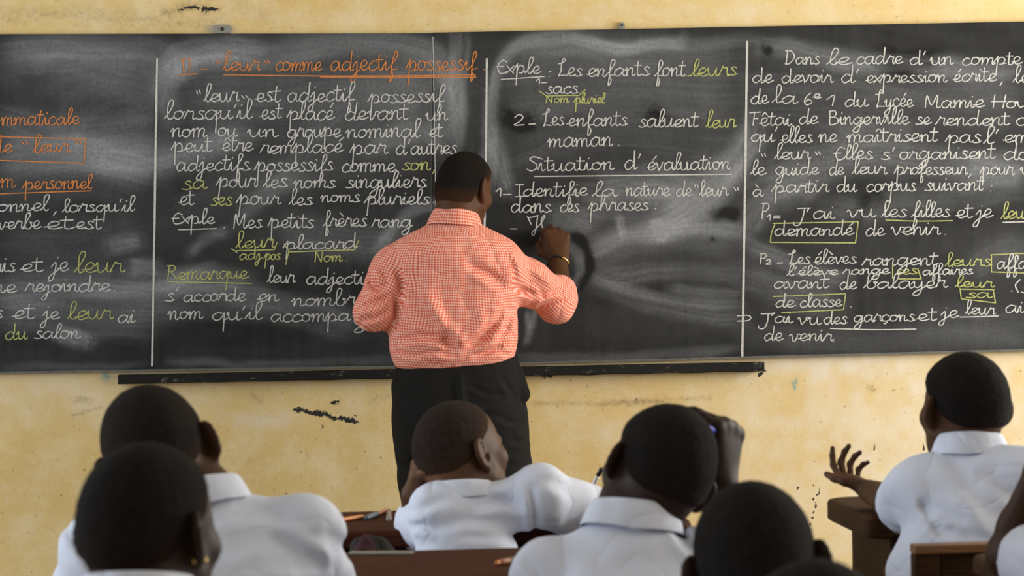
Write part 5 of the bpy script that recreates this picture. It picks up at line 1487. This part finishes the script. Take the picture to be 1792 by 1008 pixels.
# ------------------------------------------------------------------ the teacher
def teacher():
    dB = float((WY(968, 400, BOARD_Y) - CAM) @ FW)
    H = Head(W(814, 317, 8.06), 1.0, 34, 12, 4)
    N = W(794, 396, 8.03)
    SL, SR = W(690, 472, 8.03), W(872, 464, 8.03)
    EL, ER = W(653, 545, 7.99), W(974, 524, dB - .30)
    WR = W(977, 456, dB - .130)
    WL = W(700, 548, 8.22)
    P = W(796, 700, 8.05)
    rgt = unit((SR - SL) * V3(1, 1, 0)); fwd = np.cross(V3(0, 0, 1), rgt)
    z_ = V3(0, 0, 1)
    org = V3(P[0], P[1], 0)
    up = unit(H.c - N)
    # skin
    along = unit(UP * 1.0 - RT * .06 + FW * .42)
    allp = np.array([H.c, N, SL, SR, EL, ER, WR, WL, P, P * V3(1, 1, 0), W(960, 380, dB - .03)])
    lo, hi = allp.min(0) - .2, allp.max(0) + .2
    lo[2] = -.01; hi[1] = min(hi[1], BOARD_Y - .001)
    F = Field(lo, hi, .010, fine_of([(H.c, .14, .0045), (WR + along * .06, .10, .0032)]))
    H.build(F, N, .056)
    F.cone(N - z_ * .02, H.p(0, -.05, -.05), .060, .050, .03)
    ts = [0, .3, .6, .8, .92, 1]
    F.loft(P - z_ * .05, N - z_ * .01, rgt, ts, [.17, .165, .165, .155, .11, .055], [.115, .115, .115, .11, .08, .055], k=.03)
    for S, E, Wt in ((SL, EL, WL), (SR, ER, WR)):
        F.cone(N - z_ * .05, S, .044, .044, .05); F.cone(S, E, .044, .040, .03)
        m = E + (Wt - E) * .35
        F.cone(E, m, .044, .044, .02); F.cone(m, Wt, .044, .029, .02)
    for hip, kn, an in ((W(755, 730, 8.05), W(757, 960, 8.06), W(760, 1160, 8.07)), (W(850, 730, 8.05), W(886, 960, 8.05), W(896, 1160, 8.07))):
        an[2] = .08
        F.cone(hip, kn, .085, .06, .03); F.cone(kn, an, .058, .042, .03)
    back = unit(-FW * .95 + UP * .38 + RT * .12)
    tips, thumb, PP = hand(F, WR, along, back, -1, 1.10, [(58, 52, 30), (50, 58, 35), (55, 62, 40), (62, 66, 40)], .03, ((.55, .55, -.65), (.8, .05, -.6), (.75, -.25, -.6)), .028)
    hand(F, WL, fwd * .9 + rgt * .4, -rgt, 1, 1.0, [(40, 45, 25)] * 4)
    H.ears(F, 14, 1.08)
    o = skin_object('person', F, MAT_SKIN['man'], org)
    tag(o, 'teacher in red and white checked shirt and black trousers writing on the chalkboard', 'person')
    v, q, fade = hair_mesh(H, thick=.0065, fadew=.040, front=.060, side=.016, nape=-.084, neck=(N, .056, (N - z_ * .02, H.p(0, -.05, -.05), .060, .050)))
    me = np_mesh('hair', v - org, q); attr(me, 'fade', fade)
    link('hair', me, MAT_HAIR['man'], o)
    # ---- shirt
    allp = np.array([N, SL, SR, EL, ER, WR, P])
    lo, hi = allp.min(0) - .17, allp.max(0) + .14
    lo[2] = 1.0
    G = Field(lo, hi, .0052)
    hem = W(796, 645, 8.05); hem = V3(P[0], P[1], hem[2])
    top = N + z_ * .010
    tt = [0, .05, .12, .22, .38, .55, .70, .82, .90, .96, 1.0]
    Aw = [.176, .188, .199, .203, .198, .192, .184, .178, .150, .105, .070]
    Bw = [.122, .138, .150, .152, .148, .146, .146, .140, .115, .085, .066]
    G.loft(hem, top, rgt, tt, Aw, Bw, ox=[-.006, -.006, -.004, 0, 0, .0, -.004, -.006, -.004, 0, 0], k=.03, pw=2.5, cap=.02)
    for S in (SL, SR): G.cone(N - z_ * .062, S, .060, .066, .06)
    G.cone(N + up * .034, N + up * .16, .060, .085, .006, 'sub')
    cuffR = ER + (WR - ER) * .22
    G.cone(SR, SR + (ER - SR) * .5, .069, .068, .05); G.cone(SR + (ER - SR) * .5, ER, .068, .063, .03)
    sleeve_shape(G, ER, cuffR, .062, .056, .02, .03)
    uR = unit(WR - ER)
    # the rolled cuff
    for a_, rr in ((.24, .0615), (.06, .0635)):
        c0 = ER + (WR - ER) * a_
        sleeve_shape(G, c0 - uR * .040, c0, rr - .001, rr, .006, .025)
    G.cone(SL, SL + (EL - SL) * .35, .064, .062, .035); G.cone(SL + (EL - SL) * .35, EL, .062, .058, .008)
    sleeve_shape(G, EL, EL + (WL - EL) * .6, .060, .052, .02, .03)
    d = 7.9
    for pts, w, dep in (
            ([(812, 462), (850, 486), (884, 508)], .020, .012), ([(890, 515), (868, 556), (835, 590), (800, 606)], .022, .014), ([(897, 535), (885, 570), (862, 605)], .016, .010),
            ([(733, 505), (752, 545), (790, 590), (815, 618)], .024, -.012), ([(702, 605), (728, 594), (770, 598), (800, 612)], .016, .011), ([(880, 600), (850, 612), (822, 622)], .013, .010),
            ([(690, 470), (698, 500), (705, 540)], .016, .009), ([(686, 500), (692, 540), (690, 580)], .014, .006), ([(735, 430), (728, 470), (726, 520)], .022, .005),
            ([(800, 420), (812, 470), (806, 540)], .026, .004), ([(770, 540), (780, 580), (770, 625)], .020, .006), ([(850, 540), (846, 575), (815, 600)], .018, .006),
            ([(720, 628), (760, 620), (800, 626)], .010, .006), ([(842, 628), (868, 618), (892, 626)], .010, .006), ([(690, 612), (705, 622), (730, 626)], .010, .005),
            ([(900, 505), (925, 515), (955, 520)], .014, .007), ([(928, 470), (955, 490), (975, 505)], .014, -.005), ([(940, 530), (965, 520), (1000, 512)], .011, .007),
            ([(952, 545), (975, 535), (1004, 528)], .010, .007), ([(925, 495), (950, 508), (960, 530)], .010, .005), ([(890, 440), (905, 465), (912, 495)], .012, -.004),
            ([(640, 500), (660, 510), (684, 500)], .012, .007), ([(628, 545), (655, 535), (684, 520)], .012, .009), ([(632, 565), (658, 560), (686, 545)], .010, .007), ([(660, 465), (672, 485), (684, 490)], .010, .006),
            ([(645, 480), (650, 500), (668, 520)], .011, .005)):
        G.fold([W(x, y, d) for x, y in pts], w, dep * 2.1)
    G.rough(.0024, 4.5, 61, (1, 1, .6)); G.rough(.0010, 14, 62, (1, .6, .7))
    v, f = G.mesh()
    v = relax(v, f, 1)
    me = np_mesh('shirt', v - org, f)
    # thread pattern: each piece of the shirt carries its own checks
    fc = v[f].mean(1)
    def bone_d(p, a, b):
        ab = b - a; h = np.clip(((p - a) @ ab) / (ab @ ab), 0, 1)
        return np.linalg.norm(p - a - h[:, None] * ab, axis=1), h
    dUR, hUR = bone_d(fc, SR, ER); dFR, _ = bone_d(fc, ER, cuffR + uR * .03)
    dUL, hUL = bone_d(fc, SL, EL); dFL, _ = bone_d(fc, EL, WL)
    ax0 = V3(P[0], P[1], 0) + rgt * .0
    seam_r = (fc - SR) @ unit(unit(ER - SR) * V3(1, 1, .35)) > -.012
    seam_l = (fc - SL) @ unit(unit(EL - SL) * V3(1, 1, .35) + V3(-.35, 0, 0)) > -.004
    reg = np.zeros(len(fc), int)
    reg[seam_r & (np.minimum(dUR, dFR) < .105)] = 1
    reg[(reg == 1) & (dFR < dUR) & ((fc - ER) @ uR > .0)] = 2
    reg[seam_l & (np.minimum(dUL, dFL) < .10) & (reg == 0)] = 3
    reg[(reg == 3) & (dFL < dUL)] = 4
    yoke = (reg == 0) & (fc[:, 2] > W(780, 425, 8.0)[2] + .02 * np.cos((fc[:, 0] - N[0]) * 9))
    uv = np.zeros((len(f), 4, 2))
    def cyl(sel, c, axis, ref, R):
        axis = unit(axis); e1 = unit(ref - axis * (ref @ axis)); e2 = np.cross(axis, e1)
        p = v[f[sel]] - c
        th = np.arctan2(p @ e2, p @ e1); th0 = th[:, :1]
        th = th0 + (th - th0 + np.pi) % (2 * np.pi) - np.pi
        uv[sel, :, 0] = th * R; uv[sel, :, 1] = p @ axis
    cyl(reg == 0, ax0, V3(.02, 0, 1), -fwd, .172)
    pv = v[f[yoke]] - N
    uv[yoke, :, 0] = pv @ unit(rgt + V3(0, 0, -.12)); uv[yoke, :, 1] = pv @ unit(V3(.12, .75, .66))
    cyl(reg == 1, SR, ER - SR, V3(0, -1, 0), .066)
    cyl(reg == 2, ER, WR - ER, V3(0, -1, 0), .060)
    cyl(reg == 3, SL, EL - SL, V3(0, -1, 0), .064)
    cyl(reg == 4, EL, WL - EL, V3(-1, 0, 0), .058)
    # the weave pulls with the drape of the cloth
    fv = v[f]
    uv[..., 0] += .0022 * np.sin(fv[..., 2] * 31 + 2 * np.sin(fv[..., 0] * 23)) + .0012 * np.sin(fv[..., 2] * 70 + fv[..., 0] * 40)
    uv[..., 1] += .0024 * np.sin(fv[..., 0] * 27 + 2 * np.sin(fv[..., 2] * 19 + 1)) + .0012 * np.sin(fv[..., 0] * 65 - fv[..., 2] * 45)
    ul = me.uv_layers.new(name='cloth_uv')
    # loops keep the face order handed to np_mesh
    ul.data.foreach_set('uv', uv.reshape(-1, 2).astype(np.float32).ravel())
    sh = link('shirt', me, M['gingham'], o)
    co = collar('collar', M['gingham'], sh, N + up * .014, unit(up * .5 + z_), fwd, 0.063, .066, .040, .056, org, flare=.013)
    ul = co.data.uv_layers.new(name='cloth_uv')
    uvs = np.zeros((len(co.data.loops), 2), np.float32)
    vi = np.zeros(len(co.data.loops), np.int32); co.data.loops.foreach_get('vertex_index', vi)
    vc = np.zeros(len(co.data.vertices) * 3, np.float32); co.data.vertices.foreach_get('co', vc); vc = vc.reshape(-1, 3)
    ring = vi // 11
    prof = np.array([0, .012, .034, .038, .042, .062, .084, .088, .11, .13, .15])
    uvs[:, 0] = ring * (2 * math.pi * .075 / 61); uvs[:, 1] = prof[np.minimum(vi % 11, 10)]
    ul.data.foreach_set('uv', uvs.ravel())
    # ---- trousers
    T = Field(np.array([P[0] - .33, P[1] - .25, .03]), np.array([P[0] + .33, P[1] + .25, 1.06]), .0065)
    wz = W(796, 630, 8.05)[2]
    Wp = lambda x, y, d=8.05: W(x, y, d)
    waist = V3(P[0] + .012, P[1], wz)
    low = V3(P[0] + .012, P[1], Wp(800, 800)[2])
    T.loft(low, waist + z_ * .012, rgt, [0, .25, .5, .75, .93, 1], [.190, .204, .206, .203, .193, .190], [.140, .155, .155, .142, .130, .126], oy=[-.01, -.018, -.02, -.01, 0, 0], k=.03, pw=2.4, cap=.012)
    for hip, kn, an in ((Wp(752, 735), Wp(757, 960, 8.07), Wp(762, 1170, 8.07)), (Wp(862, 735), Wp(893, 960, 8.05), Wp(902, 1170, 8.07))):
        an[2] = .07
        m = hip + (kn - hip) * .45
        T.cone(hip, m, .108, .100, .03); T.cone(m, kn, .100, .082, .02); T.cone(kn, an, .080, .068, .03)
    # side pocket bulging at the right hip, and the jetted back pocket
    T.cone(Wp(905, 650, 8.02), Wp(912, 690, 8.0), .020, .030, .012)
    T.cone(Wp(903, 662, 7.93), Wp(908, 700, 7.93), .004, .006, .004, 'sub')
    T.cone(Wp(700, 676, 8.02), Wp(702, 690, 8.02), .016, .014, .03)
    for pts, w, dep in (([(815, 672), (845, 690), (880, 697), (908, 704)], .011, .007), ([(822, 668), (850, 668), (880, 664)], .006, .004), ([(870, 655), (890, 685), (905, 708)], .012, .006), ([(800, 650), (804, 700), (808, 780)], .012, -.010),
                        ([(870, 735), (900, 745), (925, 742)], .012, .006), ([(890, 770), (910, 780), (935, 780)], .012, .005), ([(800, 710), (840, 730), (880, 728)], .013, .006), ([(705, 720), (730, 740), (760, 745)], .014, .006),
                        ([(705, 780), (715, 800), (740, 830)], .012, .005)):
        T.fold([W(x, y, 7.9) for x, y in pts], w, dep * 1.6)
    T.rough(.0018, 5, 71, (1, 1, .6))
    tr = child_mesh('trousers', T, M['black_cloth'], o, org, 1)
    # pocket button
    p = W(842, 666, 7.885)
    b = MB(); b.tube([p - org, p - org - V3(0, .004, 0)], [.0045, .004], 10)
    # shoes
    for x, y in ((760, 1170), (902, 1170)):
        S_ = Field(W(x, y, 8.05) * V3(1, 1, 0) + V3(-.09, -.14, 0), W(x, y, 8.05) * V3(1, 1, 0) + V3(.09, .28, .15), .006)
        c = W(x, y, 8.05) * V3(1, 1, 0)
        S_.cone(c + V3(0, -.02, .045), c + V3(0, .16, .035), .042, .034, .02); S_.cone(c + V3(0, 0, .06), c + V3(0, -.01, .10), .044, .05, .02)
        S_.plane((0, 0, .0), (0, 0, -1))
        child_mesh('shoe', S_, M['black_plastic'], o, org, 1)
    b.bm.free()
    # bracelet: dark band with a gold plate
    c = WR - uR * .022; e1 = unit(RT - uR * (RT @ uR)); e2 = np.cross(uR, e1)
    ringp = lambda t, r: c + (e1 * math.cos(t) + e2 * math.sin(t)) * r + uR * .006 * math.sin(t * 2)
    b = MB(); b.tube([ringp(t, .0335) - org for t in np.linspace(0, 2 * math.pi, 41)], [.0035] * 41, 8)
    br = b.build('bracelet', M['dark_band'], o, True)
    # which way round faces the camera: search the angle of the visible right-hand side
    best = max(np.linspace(0, 2 * math.pi, 73), key=lambda t: (ringp(t, .033) - c) @ (-FW * .75 + RT * .66))
    b = MB(); b.tube([ringp(t, .0352) - org for t in np.linspace(best - .55, best + .55, 13)], [.003] + [.0042] * 11 + [.003], 8)
    tag(b.build('plate', M['gold'], br, True), 'gold bracelet plate')
    # stick of chalk in the fingers
    tp = (tips[0] + thumb) / 2
    end = WY(951, 405, BOARD_Y - .003)
    b = MB(); u = unit(end - tp); b.tube([end, end - u * .055], [.0045, .005], 10)
    ch = b.build('chalk_stick', M['white_plastic'], None, True, origin=end)
    tag(ch, 'stub of white chalk held in the teacher\'s writing hand', 'chalk')


teacher()

# ------------------------------------------------------------------ desks and the things on them
def school_desk(name, label, X0, X1, yfar, depth, h, mat, edge=None, over=.06, seat=True, back=None, lip=.034, group=None):
    """two-seat school desk: top, side boards, front board, book shelf, and its joined bench"""
    o = empty(name, ((X0 + X1) / 2, yfar - depth / 2, 0))
    og = V3(*o.location)
    yn = yfar - depth
    P = lambda b, nm, m=mat: b.build(nm, m, o, False)
    B = lambda lo, hi, bv=.004: MB().box(np.array(lo) - og, np.array(hi) - og, bv)
    # top with a rounded, worn end
    b = MB()
    r = .05
    out = []
    for cx, cy, a0 in ((X1 - r, yfar - r, 0), (X0 + r, yfar - r, 90), (X0 + r * .4, yn + r * .4, 180), (X1 - r, yn + r, 270)):
        rr = r * .4 if a0 == 180 else r
        for k in range(7):
            a = math.radians(a0 + 15 * k); out.append((cx + rr * math.cos(a), cy + rr * math.sin(a)))
    rings = []
    for z, ins in ((h - lip, .006), (h - lip + .005, 0), (h - .008, 0), (h - .002, .003), (h, .010)):
        c = V3((X0 + X1) / 2, (yfar + yn) / 2, 0)
        rings.append([b.bm.verts.new((x - np.sign(x - c[0]) * ins - og[0], y - np.sign(y - c[1]) * ins - og[1], z - og[2])) for x, y in out])
    for p, q in zip(rings, rings[1:]):
        for k in range(len(out)): b.bm.faces.new((p[k], p[(k + 1) % len(out)], q[(k + 1) % len(out)], q[k]))
    b.bm.faces.new(list(reversed(rings[0]))); b.bm.faces.new(rings[-1])
    P(b, 'desk_top')
    zt = h - lip - .001
    for x in (X0 + over, X1 - over - .035): P(B((x, yn + .03, 0), (x + .035, yfar - .02, zt)), 'side_panel')
    P(B((X0 + over + .037, yfar - .045, .30), (X1 - over - .037, yfar - .022, zt)), 'front_panel')
    P(B((X0 + over + .037, yn + .04, zt - .17), (X1 - over - .037, yfar - .047, zt - .15)), 'book_shelf')
    P(B((X0 + over + .037, yn + .045, .10), (X1 - over - .037, yn + .085, .15)), 'foot_rail')
    if seat:
        ys = yn - .10
        P(B((X0 + .02, ys - .30, .405), (X1 - .02, ys, .435), .006), 'seat')
        for x in (X0 + over, X1 - over - .035):
            P(B((x, ys - .27, 0), (x + .035, ys - .02, .404)), 'seat_leg')
            P(B((x, ys - .02, .02), (x + .035, yn + .029, .08)), 'runner')
    if back is not None:
        bx0, bx1, yb, bz, m2 = back
        # backrest: stiles, recessed panel, pale top rail
        P(B((bx0, yb, .44), (bx0 + .045, yb + .035, bz)), 'back_post'); P(B((bx1 - .045, yb, .44), (bx1, yb + .035, bz)), 'back_post')
        rl = B((bx0 + .0005, yb - .004, bz), (bx1, yb + .039, bz + .016), .003).build('top_rail', m2, o, False)
        P(B((bx0 + .046, yb + .008, .50), (bx1 - .046, yb + .026, bz - .001)), 'back_panel')
        P(B((bx0 + .046, yb - .002, .54), (bx1 - .046, yb + .007, bz - .045), .003), 'lower_slat')
        for x in (bx0 + .005, bx1 - .04): P(B((x, yb + .002, 0), (x + .035, yb + .033, .439)), 'back_leg')
    tag(o, label, 'desk', group)
    return o


def xof(px, y):
    """world X of the plane Y = y at picture column px (desk height)"""
    return WY(px, 930, y)[0]


GD = 'school desks with joined benches'
# middle row
pf = W(640, 894, 5.40); y1 = pf[1]; h1_ = pf[2]
school_desk('school_desk', 'reddish brown desk the shaved boy leans on, with an orange pen lying on it', xof(470, y1), xof(1165, y1), y1, .40, h1_, M['desk_wood'], seat=True, group=GD)
# row behind
pf = W(700, 963, 4.45); y2 = pf[1]; h2_ = pf[2]
school_desk('school_desk', 'reddish brown desk with the grey ruler on its far edge', xof(140, y2), xof(1300, y2), y2, .40, h2_, M['desk_wood'], seat=True, group=GD)
# far right
pf = W(1455, 869, 5.36); y3 = pf[1]; h3_ = pf[2]
yb = W(1680, 960, 4.50)[1]
bz = W(1650, 969, 4.50)[2]
school_desk('school_desk', 'worn brown desk with rounded end under the gesturing boy\'s forearm', WZ(1441, 870, h3_)[0], xof(1990, y3), y3, .40, h3_, M['worn_wood'], over=.055, seat=True, lip=.045, group=GD,
            back=(WY(1601, 980, yb)[0], WY(1960, 980, yb)[0], yb, bz, M['pale_wood']))
pf = W(1700, 966, 4.32); y4 = pf[1]
school_desk('school_desk', 'brown desk at the bottom right corner, only its near left end in view', xof(1690, y4), xof(2300, y4), y4, .40, pf[2], M['worn_wood'], seat=True, group=GD)


def pen(name, label, p0, p1, segs, rad, cat='pen'):
    """segs: list of (part name, from, to, radius factor, material)"""
    o = empty(name, p0)
    og = np.asarray(p0)
    for nm, a, c, k0, k1, m in segs:
        q0, q1 = p0 + (p1 - p0) * a, p0 + (p1 - p0) * c
        b = MB(); b.tube([q0 - og, q0 + (q1 - q0) * .06 - og, q0 + (q1 - q0) * .94 - og, q1 - og], [rad * k0 * .8, rad * k0, rad * k1, rad * k1 * .8], 12)
        b.build(nm, m, o, True)
    tag(o, label, cat)
    return o


up_ = V3(0, 0, .0052)
z = h1_
pen('pen', 'orange ballpoint pen with black tip lying on the middle desk', WZ(592, 915, z) + up_, WZ(641, 907.5, z) + up_,
    [('barrel', 0, .88, 1, 1, M['orange_plastic']), ('tip', .89, 1.05, .8, .35, M['black_plastic'])], .0048)
pen('pen', 'slate blue and copper pen lying beside the orange pen', WZ(640, 911, z) + up_, WZ(679, 896.5, z) + up_,
    [('grip', 0, .50, 1.1, 1.25, M['slate_plastic']), ('barrel', .51, 1.0, .85, .75, M['copper_plastic'])], .0050)
pen('clear_cap', 'small clear pen cap lying by the end of the slate blue pen', WZ(680.5, 913.5, z) + up_, WZ(681, 897, z) + up_,
    [('cap', 0, .86, 1.1, 1, M['clear']), ('clip_end', .87, 1, .8, .6, M['clear'])], .0050, 'pen cap')
z = h2_
a, c = WZ(612, 970, z), WZ(723, 969.5, z)
b = MB(); b.box((0, -.014, 0), (float(np.linalg.norm(c - a)), .014, .0035), .001)
o = b.build('ruler', M['ruler']); o.location = a + V3(0, 0, .0005); o.rotation_euler = (0, 0, math.atan2(c[1] - a[1], c[0] - a[0]))
tag(o, 'flat grey ruler lying along the edge of the desk by the bag', 'ruler')
pen('pen', 'orange-tipped clear pen lying on the near desk beside a white sleeve', WZ(866, 991, z) + up_, WZ(945, 977, z) + up_,
    [('tip', 0, .10, .4, .8, M['orange_plastic']), ('grip', .11, .32, 1, 1, M['copper_plastic']), ('barrel', .33, 1.0, 1, 1, M['clear'])], .0050)
# pens in the writing hands
p0, p1 = W(1026, 873, 5.33), W(1053, 819, 5.30)
pen('pen', 'white pen with dark end held upright in the shaved boy\'s hand', p0, p1, [('barrel', 0, .74, .8, 1, M['white_plastic']), ('cap', .75, 1, 1.05, 1, M['black_plastic'])], .0045)
p0, p1 = W(1240, 748, 3.975), W(1252, 757, 4.03)
pen('pen', 'blue pen gripped in the raised fist of the boy with tilted head', p0, p1, [('barrel', 0, .3, .9, 1, M['blue_plastic']), ('cap', .31, 1, 1, 1, M['blue_plastic'])], .0042)


# school bag standing on the bench beside the shaved boy
def school_bag():
    d = 4.735
    base = W(657, 950, d); zs = .436
    top = W(645, 928, d)[2]
    og = V3(base[0], base[1], zs)
    F = Field(og - V3(.12, .11, .0), og + V3(.12, .11, .50), .005)
    F.loft(og + V3(-.002, 0, .01), V3(og[0] + .004, og[1], top - .012), V3(1, 0, 0), [0, .1, .6, .88, 1], [.045, .055, .056, .050, .036], [.05, .07, .07, .05, .02], ox=[0, 0, 0, .0, -.014], k=.02, cap=.03)
    F.rough(.003, 7, 91)
    F.fold([W(660, 925, d), W(680, 945, d), W(695, 975, d)], .010, .008, .2)
    o = child_mesh('school_bag', F, M['bag'], None, og)
    o.location = og
    tag(o, 'dark olive cloth school bag on the bench behind the ruler', 'bag')
    G = Field(og - V3(.13, .11, .0), og + V3(.12, .11, .50), .005)
    G.loft(og + V3(-.026, -.006, .012), V3(og[0] - .018, og[1] - .006, top + .0), V3(1, 0, 0), [0, .1, .6, .88, 1], [.03, .036, .036, .030, .012], [.055, .07, .07, .05, .018], k=.02, cap=.025)
    G.rough(.004, 9, 93); G.fold([W(622, 945, d), W(640, 938, d), W(655, 944, d)], .008, .008, .2); G.fold([W(618, 955, d), W(635, 950, d), W(650, 956, d)], .008, .008, .2)
    child_mesh('side_pocket', G, M['bag_red'], o, og)
    b = MB(); b.tube([W(x, y, d - .062) - og for x, y in ((648, 936), (655, 944), (660, 958), (662, 980))], [.0028] * 4, 8)
    b.build('piping', M['bag'], o, True)


school_bag()
